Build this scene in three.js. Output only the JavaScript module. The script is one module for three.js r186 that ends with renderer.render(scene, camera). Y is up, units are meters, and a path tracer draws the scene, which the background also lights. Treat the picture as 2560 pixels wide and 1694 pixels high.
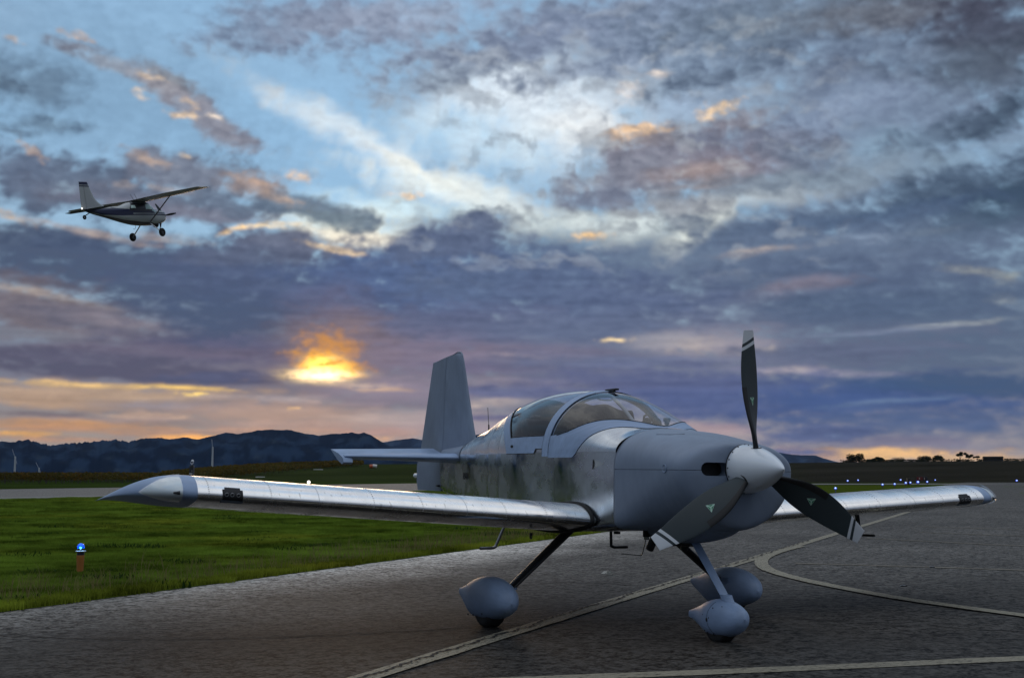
import * as THREE from 'three';
import { mergeGeometries, mergeVertices, toCreasedNormals } from 'three/addons/utils/BufferGeometryUtils.js';
import { RoundedBoxGeometry } from 'three/addons/geometries/RoundedBoxGeometry.js';
import { FontLoader } from 'three/addons/loaders/FontLoader.js';
import { TextGeometry } from 'three/addons/geometries/TextGeometry.js';
import { Brush, Evaluator, SUBTRACTION, INTERSECTION } from 'three-bvh-csg';

// ================= camera, exposure, sun, sky =================
const scene = new THREE.Scene();
const camera = new THREE.PerspectiveCamera(31.28, 1024 / 677, 0.1, 12000);
camera.position.set(0, 1.119, 0);
camera.rotation.set(0.1123, 0, 0);
scene.add(camera);
const renderer = new THREE.WebGLRenderer({ antialias: true });
renderer.toneMapping = THREE.LinearToneMapping;
renderer.toneMappingExposure = 1.0;
renderer.shadowMap.enabled = true;
const SUN_AZ = -9.0 * Math.PI / 180, SUN_EL = 4.8 * Math.PI / 180;
const sun = new THREE.DirectionalLight(new THREE.Color(1.0, 0.68, 0.40), 0.28);
sun.position.set(Math.sin(SUN_AZ) * Math.cos(SUN_EL) * 60, Math.sin(SUN_EL) * 60, -Math.cos(SUN_AZ) * Math.cos(SUN_EL) * 60 - 8);
sun.target.position.set(0, 0, -8); sun.castShadow = true; sun.shadow.radius = 26; sun.shadow.mapSize.set(2048, 2048);
Object.assign(sun.shadow.camera, { left: -25, right: 25, top: 25, bottom: -25, near: 1, far: 160 });
scene.add(sun, sun.target);

// ---------- noise ----------
function rng(seed) { let a = seed >>> 0; return () => { a = (a + 0x6D2B79F5) | 0; let t = Math.imul(a ^ (a >>> 15), 1 | a); t = (t + Math.imul(t ^ (t >>> 7), 61 | t)) ^ t; return ((t ^ (t >>> 14)) >>> 0) / 4294967296; }; }
const PERM = new Uint8Array(512), GX = new Float32Array(256), GY = new Float32Array(256);
{ const r = rng(7), p = Array.from({ length: 256 }, (_, i) => i); for (let i = 255; i > 0; i--) { const j = Math.floor(r() * (i + 1)); [p[i], p[j]] = [p[j], p[i]]; } for (let i = 0; i < 512; i++) PERM[i] = p[i & 255]; for (let i = 0; i < 256; i++) { const a = r() * 6.2831853; GX[i] = Math.cos(a); GY[i] = Math.sin(a); } }
function noise2(x, y) {                       // gradient noise, about -0.7 .. 0.7
  const xi = Math.floor(x), yi = Math.floor(y), fx = x - xi, fy = y - yi, X = xi & 255, Y = yi & 255;
  const u = fx * fx * fx * (fx * (fx * 6 - 15) + 10), v = fy * fy * fy * (fy * (fy * 6 - 15) + 10);
  const a = PERM[PERM[X] + Y], b = PERM[PERM[X + 1] + Y], c = PERM[PERM[X] + Y + 1], d = PERM[PERM[X + 1] + Y + 1];
  const n0 = GX[a] * fx + GY[a] * fy, n1 = GX[b] * (fx - 1) + GY[b] * fy, n2 = GX[c] * fx + GY[c] * (fy - 1), n3 = GX[d] * (fx - 1) + GY[d] * (fy - 1);
  const p = n0 + u * (n1 - n0), q = n2 + u * (n3 - n2); return p + v * (q - p);
}
function fbm(x, y, o = 5, g = 0.5) { let s = 0, a = 1, t = 0; for (let i = 0; i < o; i++) { s += a * noise2(x, y); t += a; const nx = x * 1.62 - y * 1.18 + 17.3; y = x * 1.18 + y * 1.62 + 9.1; x = nx; a *= g; } return s / t * 1.6; }
const clamp = (x, a = 0, b = 1) => x < a ? a : x > b ? b : x, sstep = (a, b, x) => { const t = clamp((x - a) / (b - a)); return t * t * (3 - 2 * t); }, mix = (a, b, t) => a + (b - a) * t;
const lin = h => [0, 2, 4].map(i => { const c = parseInt(h.slice(i, i + 2), 16) / 255; return c <= 0.04045 ? c / 12.92 : ((c + 0.055) / 1.055) ** 2.4; });
// ---------- sky: sunset clouds, each bank and opening as [azimuth, elevation, half width, half height in degrees, tilt, colour, cover, softness] ----------
const CLOUDS = [
  // the high grey sheet on the right and the haze low down
  [16.4, 15.5, 9.99, 5.84, 0, '7c8ea6', .92, .9],
  [9.1, 20.2, 13.32, 2.64, -4, '8795ab', .9, .9],
  [4.3, 16.6, 8.11, 4.02, 0, 'b4c2d0', .6, 1],
  [-19.3, 16.7, 7.28, 3.46, 10, '7493b0', .45, 1],
  [8.0, 10.2, 16.83, 2.99, 0, '64738b', .9, .8],
  [18.8, 6.6, 8.88, 4.66, 0, '566680', .95, .8],
  [4.2, 5.8, 13.19, 3.21, 0, '6c7189', .9, .8],
  [-12.7, 5.3, 13.70, 3.14, 0, '6f6b7c', .9, .8],
  // openings and veils
  [-6.8, 15.4, 6.31, 0.73, 26, 'e0e2de', .58, .9],
  [-4.4, 14.3, 2.50, 0.30, 26, 'f0ead8', .55, .9],
  [1.0, 17.4, 5.06, 2.19, 8, 'd3dce3', .75, .9],
  [3.3, 16.2, 2.52, 0.83, 5, 'dcdcda', .6, .9],
  [-1.0, 18.6, 2.54, 1.09, 10, 'cfdae4', .6, .9],
  [-1.9, 15.8, 4.27, 1.47, 12, 'bfd6e4', .5, .9],
  [-2.5, 13.3, 5.39, 0.84, 12, 'dde3df', .7, .8],
  [-5.4, 12.5, 4.59, 0.56, 5, 'cfe2e6', .7, .8],
  [-8.0, 11.7, 4.34, 0.84, 5, 'd9ddd2', .8, .7],
  [-7.3, 11.1, 2.84, 0.49, 4, 'ecdfc6', .8, .7],
  [3.8, 11.8, 5.75, 0.79, 0, 'c6d1d1', .8, .8],
  [6.9, 12.1, 4.18, 0.63, -4, 'c9d3d4', .7, .8],
  [8.9, 11.6, 2.44, 0.63, -24, 'e4e9df', .95, .7],
  [11.1, 12.7, 4.83, 0.55, -6, 'bac3c8', .7, .8],
  [8.9, 17.3, 2.28, 0.81, -10, '9fb6d2', .7, .9],
  [9.3, 19.2, 2.48, 1.07, -10, '8fa4c0', .6, .9],
  // upper clouds
  [-11.2, 20.6, 3.78, 0.96, -12, '7c8aa2', .8, .6],
  [-7.8, 20.9, 4.43, 1.49, 0, '8490a8', .85, .7],
  [-5.3, 21.2, 4.87, 0.88, -6, '9aa4ba', .6, .7],
  [0.4, 20.2, 5.87, 0.93, -15, '75829b', .9, .6],
  [-1.0, 19.6, 2.15, 0.75, -20, '6c7991', .75, .7],
  [-3.5, 18.7, 3.31, 0.87, -20, '909eb0', .6, .8],
  [-3.3, 18.6, 1.17, 0.47, -10, '7d8a9c', .5, .8],
  [4.7, 20.9, 6.23, 1.33, -8, '8491ab', .9, .8],
  [7.0, 19.9, 4.05, 0.89, -20, '7b88a3', .7, .7],
  [3.3, 18.8, 3.50, 0.54, -8, '8593ab', .7, .7],
  [5.5, 19.1, 1.16, 0.47, 0, '8e9cb4', .5, .8],
  [13.7, 20.3, 9.62, 2.60, 0, '70829a', .95, .9],
  [12.9, 20.7, 5.96, 1.04, 0, '6a798b', .7, .8],
  [11.2, 18.8, 4.70, 0.46, -16, '66768c', .85, .7],
  [17.4, 17.9, 3.02, 0.52, 10, '616d81', .85, .7],
  [14.7, 17.5, 2.37, 0.74, -30, '6d7990', .7, .8],
  [19.7, 18.5, 5.20, 2.39, 0, '63728a', .6, .9],
  [18.4, 20.6, 4.60, 0.74, 0, '676c78', .85, .8],
  [22.5, 19.4, 3.35, 2.49, 40, '46495a', .9, .9],
  [21.9, 17.8, 2.69, 1.35, 0, '546070', .7, .8],
  [19.2, 18.8, 2.27, 0.38, 10, '7a8ca4', .5, .9],
  [17.0, 16.2, 5.87, 1.41, 0, '7889a2', .8, .9],
  [15.6, 16.5, 3.07, 0.71, -12, '8a9bb6', .7, .9],
  [17.9, 14.7, 2.99, 0.64, -6, '89a4bc', .8, .8],
  [20.2, 13.9, 2.56, 0.42, -8, '86a0b8', .8, .8],
  [22.2, 15.6, 2.50, 0.72, -24, '445468', .9, .7],
  [19.9, 15.2, 2.58, 0.59, -14, '54647a', .7, .8],
  [13.7, 15.7, 2.38, 0.54, -10, '8595ae', .6, .9],
  // purple grey mass right of the middle
  [7.1, 14.8, 4.58, 1.14, -8, '7b7c8c', .9, .5],
  [11.5, 15.3, 3.73, 0.87, 6, '737a8e', .9, .6],
  [9.6, 14.2, 5.08, 1.03, 0, '827d8a', .9, .7],
  [14.2, 14.5, 2.37, 0.76, 10, '6d7a8f', .85, .7],
  [5.4, 14.0, 3.83, 0.89, -10, '858a9a', .8, .6],
  [4.2, 13.1, 2.50, 0.45, -4, '737b90', .8, .6],
  [7.7, 12.6, 3.22, 0.48, 0, '8c8e98', .7, .7],
  [11.8, 13.4, 5.00, 0.55, -3, '7c8796', .8, .7],
  [15.7, 13.6, 3.95, 0.65, -4, '8091a2', .7, .8],
  [9.0, 14.1, 2.08, 0.44, -4, 'a08f8c', .7, .8],
  [8.8, 13.4, 1.70, 0.26, -4, '978a89', .6, .8],
  [6.1, 15.8, 1.73, 0.55, 0, '8f8688', .7, .7],
  [11.0, 16.4, 1.50, 0.47, -10, '8a8690', .7, .7],
  // sunlit tufts
  [6.1, 16.1, 1.42, 0.31, -3, 'e6c3a0', .95, .5],
  [10.0, 17.0, 0.87, 0.31, -18, 'e8c9a4', .95, .6],
  [5.6, 17.9, 0.58, 0.51, 10, 'cfcac8', .8, .8],
  [7.2, 18.5, 0.50, 0.18, -4, 'dfcfc2', .8, .8],
  [3.5, 11.3, 0.77, 0.21, -4, 'eec58e', .95, .5],
  [-4.8, 13.1, 0.65, 0.20, -4, 'ecc9a0', .95, .5],
  [-5.7, 13.2, 0.50, 0.11, 0, 'e8cdb4', .6, .7],
  [-10.2, 13.9, 0.67, 0.26, 18, 'dcc0a6', .95, .6],
  // right lower bands
  [23.2, 12.3, 4.57, 1.07, -4, '34465b', .95, .8],
  [19.7, 12.8, 4.63, 0.77, -9, '4d5f76', .9, .7],
  [15.2, 11.5, 6.81, 0.51, -6, '4b5f7c', .95, .7],
  [21.5, 11.1, 3.67, 0.70, -5, '3e5268', .9, .8],
  [8.4, 11.7, 1.88, 0.52, 10, '5c6b81', .8, .6],
  [14.5, 10.0, 8.99, 1.64, 0, '64748e', .9, .9],
  [16.5, 10.8, 1.42, 0.22, 0, '8394ac', .7, .8],
  [19.3, 10.9, 1.20, 0.16, 0, '8292a4', .7, .8],
  [11.6, 10.3, 2.03, 0.20, -4, 'aaa09e', .75, .8],
  [21.2, 9.0, 1.50, 0.19, 10, 'a9aa9f', .8, .7],
  [22.7, 8.6, 0.65, 0.24, -8, '9a9f9c', .7, .8],
  [22.6, 7.7, 0.69, 0.21, 0, '8d959b', .7, .8],
  [14.6, 8.9, 7.70, 0.99, 0, '566581', .85, .8],
  [13.3, 8.6, 2.72, 0.40, -8, '867f8e', .7, .8],
  [9.8, 8.2, 4.27, 0.37, 0, '5e6983', .8, .7],
  [17.1, 7.6, 5.76, 0.76, 0, '52637f', .85, .8],
  [20.3, 6.7, 2.35, 0.11, -2, 'a2a7a8', .8, .7],
  [16.9, 6.5, 3.84, 0.13, -3, '7d89a3', .7, .8],
  [9.8, 6.1, 2.96, 0.82, 0, 'a29ba5', .8, .8],
  [8.4, 6.2, 1.19, 0.49, 0, 'b8aca8', .7, .8],
  [11.7, 5.8, 0.91, 0.17, -4, 'bfb3aa', .75, .8],
  [14.9, 5.6, 4.80, 0.44, 0, '616a85', .85, .7],
  [14.5, 4.7, 4.98, 0.16, 3, '9693a6', .8, .7],
  [12.7, 4.8, 1.63, 0.17, -4, 'b0a5a6', .6, .8],
  [15.5, 3.4, 9.13, 1.09, 0, '43598a', .95, .8],
  [20.7, 4.0, 4.32, 0.50, 3, '3c5374', .8, .8],
  [9.0, 4.1, 4.81, 0.67, 0, '4a5e8f', .85, .8],
  [17.4, 3.3, 2.93, 0.11, -4, '627798', .7, .7],
  [17.9, 2.3, 6.50, 0.72, 0, '52648a', .8, .8],
  [17.7, 1.4, 3.94, 0.36, 0, '7e7990', .8, .8],
  [9.5, 2.1, 2.02, 0.30, 6, 'b69da0', .8, .8],
  [14.2, 1.9, 2.48, 0.58, 0, '57638b', .9, .6],
  [14.9, 1.8, 0.53, 0.09, 0, '7889aa', .7, .7],
  [13.0, 1.2, 0.82, 0.11, 4, 'bd9f98', .7, .7],
  [17.5, 0.9, 5.65, 0.29, 0, 'f2bf7e', .95, .5],
  [14.2, 0.7, 2.12, 0.18, 0, 'caa08e', .8, .7],
  [21.4, 0.8, 2.94, 0.21, 0, 'c9a886', .8, .7],
  [20.4, 1.1, 1.33, 0.21, 4, '868499', .85, .6],
  [13.6, 1.0, 2.05, 0.26, 2, '67698b', .9, .5],
  [19.1, 1.1, 1.01, 0.09, 0, '8f8797', .7, .6],
  // the long slate bank
  [-21.6, 10.2, 4.32, 1.05, 4, '505c72', .95, .5],
  [-17.1, 9.2, 8.05, 1.99, 6, '4a5873', .97, .6],
  [-10.6, 8.6, 7.02, 1.77, 5, '515e7d', .97, .6],
  [-4.2, 9.1, 6.28, 2.36, 0, '52648a', .97, .5],
  [0.8, 9.0, 5.74, 1.59, 0, '596989', .95, .6],
  [4.6, 8.0, 5.31, 1.13, 0, '5b6989', .9, .7],
  [-1.7, 11.5, 1.73, 0.75, -20, '5f6b86', .95, .5],
  [-3.3, 10.7, 2.68, 0.86, -10, '5c6986', .9, .5],
  [-11.2, 10.7, 2.40, 0.74, 4, '646a80', .95, .5],
  [-12.8, 10.1, 2.92, 0.55, 0, '5c667f', .85, .6],
  // left middle clouds
  [-20.7, 13.0, 4.74, 1.22, 4, '5d697f', .95, .5],
  [-22.6, 13.4, 1.82, 1.07, 10, '64728a', .8, .5],
  [-15.7, 13.8, 3.05, 0.79, 10, '74798a', .9, .5],
  [-13.1, 14.0, 1.21, 0.72, 20, '6e7d92', .8, .6],
  [-12.2, 13.4, 1.66, 0.62, 10, '9b8e8d', .9, .6],
  [-17.2, 12.4, 4.40, 0.61, 4, '686f82', .9, .6],
  [-15.2, 12.0, 4.31, 0.36, 4, '777a8c', .85, .6],
  [-13.6, 12.5, 2.73, 0.55, 8, '68758a', .9, .5],
  [-9.9, 12.4, 3.74, 0.55, 8, '637489', .9, .5],
  [-8.6, 12.0, 1.70, 0.48, 4, '74848f', .7, .6],
  [-20.5, 12.7, 0.51, 0.25, 0, '93a9bd', .7, .8],
  // sunlit rims of the left clouds
  [-22.1, 14.2, 0.67, 0.19, 28, 'c9ab94', .9, .5],
  [-17.2, 14.3, 0.99, 0.23, 16, 'b3a097', .85, .6],
  [-15.5, 14.5, 0.32, 0.11, 10, 'e0c6a6', .95, .5],
  [-12.2, 13.6, 0.92, 0.24, 20, 'b9a093', .85, .6],
  [-11.2, 12.9, 1.11, 0.22, 20, 'cbb09c', .7, .7],
  [-16.0, 13.0, 0.89, 0.18, 10, 'b3a5a0', .6, .7],
  [-18.1, 13.0, 0.70, 0.18, -10, 'a59c9c', .6, .7],
  [-22.8, 11.3, 1.15, 0.19, 16, 'bca48d', .8, .6],
  [-19.8, 10.9, 3.07, 0.21, 8, 'ad9d97', .75, .7],
  [-16.1, 10.8, 1.42, 0.22, 8, 'b09d93', .7, .7],
  [-13.1, 11.3, 1.02, 0.16, -14, 'ecc898', .9, .5],
  [-11.2, 11.6, 1.22, 0.15, -4, 'f4d7a8', .9, .5],
  [-8.4, 10.6, 1.32, 0.17, 8, 'f1d3a8', .85, .6],
  // left upper drifting streak
  [-18.5, 18.1, 2.64, 0.34, 18, '8a8f9c', .8, .6],
  [-16.7, 17.5, 1.97, 0.56, 20, '9a979e', .85, .6],
  [-16.2, 17.9, 1.62, 0.31, 22, '85878f', .8, .6],
  [-14.5, 16.2, 2.01, 0.64, 26, '8e8d99', .9, .6],
  [-13.0, 15.6, 1.22, 0.40, 22, '8c8e9c', .85, .6],
  [-17.2, 17.9, 0.64, 0.14, 14, 'd9c3ac', .95, .5],
  [-17.6, 17.0, 0.35, 0.17, 20, 'd8c6b4', .9, .6],
  [-15.3, 16.8, 0.47, 0.16, 20, 'dfc3a4', .95, .5],
  [-15.7, 16.3, 0.65, 0.16, 4, 'e0c3a2', .95, .5],
  [-14.1, 16.3, 0.37, 0.11, 10, 'e8d5c2', .85, .6],
  [-20.6, 19.0, 1.37, 0.30, 4, '7e808d', .8, .7],
  [-20.6, 19.4, 0.86, 0.12, 6, 'c2afa4', .9, .5],
  [-23.3, 18.9, 0.36, 0.15, 14, 'c6ae99', .85, .6],
  [-22.6, 17.3, 2.33, 1.11, 6, '637990', .8, .8],
  [-21.6, 15.4, 1.85, 0.38, 0, '627990', .8, .7],
  [-23.1, 15.0, 0.99, 0.22, 6, '586a7f', .8, .6],
  [-23.5, 17.0, 0.99, 0.40, 14, '54677c', .8, .7],
  // lower left
  [-22.1, 7.3, 5.24, 1.16, 8, '756c74', .95, .7],
  [-21.5, 8.0, 2.82, 0.21, 10, 'ac9d94', .75, .7],
  [-19.3, 6.9, 3.91, 0.54, 8, '6b6a7a', .85, .8],
  [-17.9, 6.9, 2.25, 0.29, 6, '8b838d', .7, .8],
  [-22.1, 6.1, 2.95, 0.32, 0, '787b88', .8, .8],
  [-12.4, 5.8, 5.81, 0.96, 0, '5a5b79', .9, .8],
  [-15.8, 5.6, 5.99, 0.33, 0, '6a6478', .8, .8],
  [-20.6, 5.2, 6.33, 0.39, 2, '5b5a70', .9, .7],
  [-17.7, 4.6, 6.55, 0.36, 2, '57566c', .95, .6],
  [-13.4, 4.4, 3.05, 0.37, -2, '545a78', .95, .6],
  [-19.2, 3.6, 7.77, 0.54, 0, 'b59c88', .95, .7],
  [-18.8, 4.0, 5.10, 0.14, 1, 'dfb980', .95, .6],
  [-15.4, 4.0, 2.29, 0.13, 2, 'f6ca72', .95, .5],
  [-14.5, 3.7, 0.46, 0.09, 0, 'ffda78', .9, .5],
  [-20.8, 3.3, 2.98, 0.39, 2, 'b09684', .8, .8],
  [-15.9, 3.2, 3.33, 0.25, 0, '8f8996', .85, .7],
  [-21.1, 2.7, 2.47, 0.12, 2, '6f6474', .9, .6],
  [-16.7, 2.7, 2.26, 0.16, 0, 'c8ada0', .8, .5],
  [-16.9, 2.4, 5.02, 0.25, 0, '9a8b91', .85, .6],
  [-20.9, 2.2, 5.44, 0.25, 0, 'b58e70', .9, .8],
  [-19.3, 2.0, 4.71, 0.18, 0, 'bd937a', .85, .8],
  [-21.9, 1.8, 2.11, 0.09, 0, 'f8ba56', .95, .5],
  [-20.4, 1.6, 2.65, 0.14, 0, 'b08e7e', .8, .6],
  [-14.8, 1.7, 2.12, 0.15, 0, 'f5b468', .9, .6],
  [-10.5, 3.5, 3.30, 0.19, 0, 'a79ca1', .8, .7],
  [-10.8, 2.9, 4.74, 0.48, 0, 'b59c95', .85, .8],
  [-10.3, 3.1, 0.29, 0.07, 0, 'f7ca90', .9, .5],
  [-8.6, 2.3, 5.35, 0.34, 0, 'b59b99', .85, .8],
  [-11.9, 2.0, 4.34, 0.17, 0, 'c39f92', .8, .7],
  // right of the low sun
  [-2.5, 6.8, 5.33, 1.17, 0, '626786', .9, .8],
  [-6.3, 6.8, 3.20, 0.90, 0, '696986', .85, .8],
  [-5.1, 5.7, 4.53, 1.40, 0, '7c7489', .9, .9],
  [-5.1, 3.9, 4.14, 0.53, 0, '8e8495', .85, .8],
  [-6.2, 4.0, 1.69, 0.09, 2, 'cbaa92', .8, .7],
  [-7.1, 4.2, 1.49, 0.13, 2, 'c2aaa0', .7, .7],
  [-4.7, 2.7, 3.19, 0.41, 0, 'b4a4a6', .85, .8],
  [-6.2, 2.0, 2.05, 0.21, 0, 'c79e97', .85, .7],
  [-5.1, 1.9, 1.31, 0.22, -10, 'cca697', .8, .7],
  [-7.3, 1.7, 1.49, 0.13, 0, 'eab27e', .85, .6],
  [-0.4, 5.8, 5.13, 0.42, 0, '83798c', .85, .7],
  [0.8, 5.6, 1.52, 0.09, 6, 'b9a6a5', .8, .7],
  [-1.0, 5.1, 3.23, 0.30, 0, '6c6680', .85, .7],
  [0.4, 4.4, 5.31, 0.30, 2, '888190', .85, .7],
  [0.2, 3.9, 2.84, 0.34, 0, '686d8f', .9, .6],
  [-0.9, 3.4, 1.89, 0.23, -4, 'bcaba6', .85, .7],
  [-0.6, 2.7, 2.65, 0.15, 0, '5f5e80', .85, .6],
  [-0.2, 2.2, 3.78, 0.34, 0, 'a897a2', .7, .8],
  [2.5, 5.4, 4.17, 0.72, 0, '6c6e88', .8, .8],
  [3.4, 6.9, 6.08, 0.72, 0, '626e8b', .85, .8],
  [6.1, 5.3, 5.07, 0.34, 0, '697290', .85, .7],
  [6.4, 4.3, 5.99, 0.75, 0, '5c6489', .85, .8],
  [7.9, 3.3, 4.09, 0.71, 0, '55628d', .85, .8],
  [7.0, 6.3, 2.06, 0.41, 0, '9b99a3', .75, .8],
  [4.9, 6.4, 0.68, 0.11, 4, 'ebd0a2', .95, .5],
  // the sun behind the bank
  [-12.8, 7.1, 4.17, 1.18, 4, '495875', .9, .8],
  [-5.3, 7.3, 3.78, 0.75, 0, '5c6684', .8, .8],
  [-8.2, 7.3, 2.06, 1.50, 0, '71697c', .6, 1],
  [-8.6, 6.0, 2.42, 1.40, -10, '917a74', .5, 1],
  [-8.5, 6.0, 1.12, 0.64, 10, 'd8964e', .9, .8],
  [-8.9, 5.2, 1.56, 0.56, 6, 'f8ac3c', .95, .6],
  [-7.9, 5.3, 1.04, 0.15, 8, 'd9904c', .8, .6],
].map(([a, e, rx, ry, t, c, o, s], i) => ({ base: i < 8, a, e, rx, ry, ct: Math.cos(t * Math.PI / 180), st: Math.sin(t * Math.PI / 180), c: lin(c), o, s, reach: 2.2 * Math.max(rx, ry), w: Math.min(1, 0.35 + Math.min(rx, ry * 3) / 5), f: 1 - sstep(0.6, 2.4, Math.max(rx, ry)) }));
const BLUE_HIGH = lin('7390b0'), BLUE_MID = lin('93bbdd'), BLUE_LOW = lin('a9cbe0'), SLATE = lin('66768f'), SLATE_HIGH = lin('7c7f88'), VEIL = lin('d2d2d2'), DUSK = lin('8088a0'), SUNCOL = [1.7, 1.15, 0.4];
function skyColor(dx, dy, dz, out) {
  const R = 180 / Math.PI, el = Math.asin(clamp(dy, -1, 1)) * R, az = Math.atan2(dx, -dz) * R, e = Math.max(el, 0);
  const k = 1 / (Math.max(dy, 0) + 0.13), px = dx * k * 2.2, pz = dz * k * 2.2;      // the cloud layer seen in perspective
  // clear sky, reddened and dimmed by the haze low down
  const t1 = sstep(4, 16, e), t2 = sstep(14, 38, e), zb = mix(1.2, 1.7, sstep(26, 50, e));
  let r = mix(mix(BLUE_LOW[0], BLUE_MID[0], t1), BLUE_HIGH[0] * zb, t2), g = mix(mix(BLUE_LOW[1], BLUE_MID[1], t1), BLUE_HIGH[1] * zb, t2), b = mix(mix(BLUE_LOW[2], BLUE_MID[2], t1), BLUE_HIGH[2] * zb, t2);
  const hz = (1 - sstep(3, 13, e)) * 0.9, hl = 1 - sstep(0.5, 6, e); r = mix(r, mix(0.165, 0.36, hl), hz); g = mix(g, mix(0.18, 0.29, hl), hz); b = mix(b, mix(0.25, 0.29, hl), hz);
  const west = 0.5 + 0.5 * Math.cos((az + 8) / R);
  // broken cloud over the whole dome
  const big = fbm(px * 0.5 + 3.1, pz * 0.5 - 1.7, 4), n1 = fbm(px * 1.1, pz * 1.1, 6, 0.55), away = sstep(20, 40, Math.max(Math.abs(az), 0) + Math.max(0, e - 22) * 1.5);
  const veil = mix(0.75, 0.95, sstep(20, 45, e)) * sstep(-0.35 - 0.35 * sstep(20, 45, e), 0.5 - 0.2 * sstep(20, 45, e), big + 0.5 * n1), dark = sstep(0.0, 0.55, n1 + 0.55 * big + 0.08) * 0.8;
  const vb = mix(0.75, 1.5, sstep(16, 50, e)), db = mix(0.9, 2.3, sstep(16, 50, e)), va = veil * mix(0.05, 1, away), da = dark * mix(0.04, 1, away);
  r = mix(r, VEIL[0] * vb, va); g = mix(g, VEIL[1] * vb, va); b = mix(b, VEIL[2] * vb, va);
  const sh = sstep(18, 45, e); r = mix(r, mix(SLATE[0], SLATE_HIGH[0], sh) * db, da); g = mix(g, mix(SLATE[1], SLATE_HIGH[1], sh) * db, da); b = mix(b, mix(SLATE[2], SLATE_HIGH[2], sh) * db, da);
  const bank = (1 - sstep(17, 36, e)) * away * 0.93, bn = 1 + 0.35 * n1 + 0.25 * big; r = mix(r, 0.150 * bn, bank); g = mix(g, 0.170 * bn, bank); b = mix(b, 0.215 * bn, bank);
  const low = (1 - sstep(1, 7, e)) * away * 0.7; r = mix(r, DUSK[0] * 0.62, low); g = mix(g, DUSK[1] * 0.62, low); b = mix(b, DUSK[2] * 0.7, low);
  // the banks in the west
  if (Math.abs(az) < 60 && e < 50) {
    const lowf = sstep(2, 20, e), wx = fbm(az * 0.16, el * mix(0.55, 0.28, lowf) + 40, 4) * mix(1.6, 1.3, lowf) + fbm(az * 0.7 + 9, el * 1.5, 4) * 0.5, wy = fbm(az * 0.2 + 77, el * mix(0.6, 0.35, lowf), 4) * mix(0.28, 0.8, lowf) + fbm(az * 0.8 + 3, el * 1.7 + 31, 4) * mix(0.12, 0.4, lowf);
    const ragged = fbm(az * mix(0.45, 0.75, lowf) + 5, el * mix(1.9, 1.1, lowf) + 5, 6, 0.54), curl = fbm(az * mix(0.5, 1.0, lowf) + ragged * 0.8, el * mix(2.4, 1.5, lowf) - ragged * 0.6 + 60, 6, 0.54);
    const tiny = fbm(az * 2.1 + 11, el * 3.6 + 23, 5, 0.52), lumps = fbm(az * 1.3 + 31 + 0.4 * ragged, el * 2.1 + 3, 4, 0.5);
    const streaks = fbm(az * 0.22 + 0.3 * ragged, el * 3.4 + 0.5 * curl + 17, 5, 0.55), knots = fbm(az * 1.5 + 0.9 * curl + 8, el * 2.9 + 0.7 * ragged + 91, 5, 0.5);
    let cov = 0.15;
    for (const c of CLOUDS) {
      const ax = az + wx * c.w - c.a, ey = el + wy * c.w - c.e;
      if (ax > c.reach || ax < -c.reach || ey > c.reach || ey < -c.reach) continue;
      const u = (ax * c.ct - ey * c.st) / c.rx, v = (ax * c.st + ey * c.ct) / c.ry, d = Math.sqrt(u * u + v * v) + mix(ragged * mix(0.8, 0.55, c.s) + curl * 0.35 + knots * 0.25, tiny * 1.1 + knots * 0.5, c.f);
      if (d > 1.15 + c.s) continue;
      const thin = c.ry < 0.28 ? 1 : 0, al = c.o * (1 - sstep(1 - c.s * 0.9 - 0.35 * c.f, 1 + c.s * 0.65 + 0.12 * c.f, d)) * (thin ? mix(1, 0.45 + 0.75 * sstep(-0.35, 0.45, streaks + 0.4 * knots), 0.8) : 1);
      r += (c.c[0] - r) * al; g += (c.c[1] - g) * al; b += (c.c[2] - b) * al; if (!c.base) cov += (1 - cov) * al * (c.s < 0.75 ? 1 : 0.5);
    }
    // small torn cloud drifting in front of the openings
    const puff = fbm(az * 0.34 + 0.5 * ragged + 50, el * 0.8 + 0.4 * curl + 13, 5, 0.55), hole = fbm(az * 0.42 + 90, el * 1.05 + 0.5 * ragged + 70, 5, 0.55), pz1 = sstep(8.5, 11, el) * (1 - sstep(19, 24, el)), lumi = 0.3 * r + 0.5 * g + 0.2 * b;
    const pa = sstep(0.02, 0.36, puff) * 0.42 * pz1 * sstep(0.26, 0.46, lumi) * sstep(-9, 0, az); r = mix(r, 0.235, pa); g = mix(g, 0.265, pa); b = mix(b, 0.32, pa);
    const ha = sstep(0.05, 0.4, hole) * 0.38 * pz1 * (1 - sstep(0.25, 0.45, lumi)) * sstep(-14, 2, az) * (1 - sstep(10, 20, az)); r = mix(r, 0.47, ha); g = mix(g, 0.51, ha); b = mix(b, 0.55, ha);
    // sunlight through the gap in the low bank
    const sx = az + 9.0 + wx * 0.25, sy = el - 4.72 + wy * 0.2, s1 = Math.exp(-((sx / 1.35) ** 2 + ((sy + 0.05) / 0.3) ** 2)), s2 = Math.exp(-(((sx - 0.1) / 0.85) ** 2 + ((sy - 0.45) / 0.36) ** 2)), s3 = Math.exp(-((sx / 4.2) ** 2 + (sy / 2.4) ** 2));
    const bars = fbm(az * 0.9 + 3, el * 6.5 + 0.4 * ragged + 2, 4, 0.55), streak = sstep(-0.35, 0.35, bars * 1.2 + 0.5 * tiny + 0.15);
    const S = (s1 * 1.35 * (0.45 + 0.55 * streak) + s2 * 0.8 * streak); r += SUNCOL[0] * S + 0.03 * s3; g += SUNCOL[1] * S + 0.012 * s3; b += SUNCOL[2] * S * (0.6 + s1);
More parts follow.
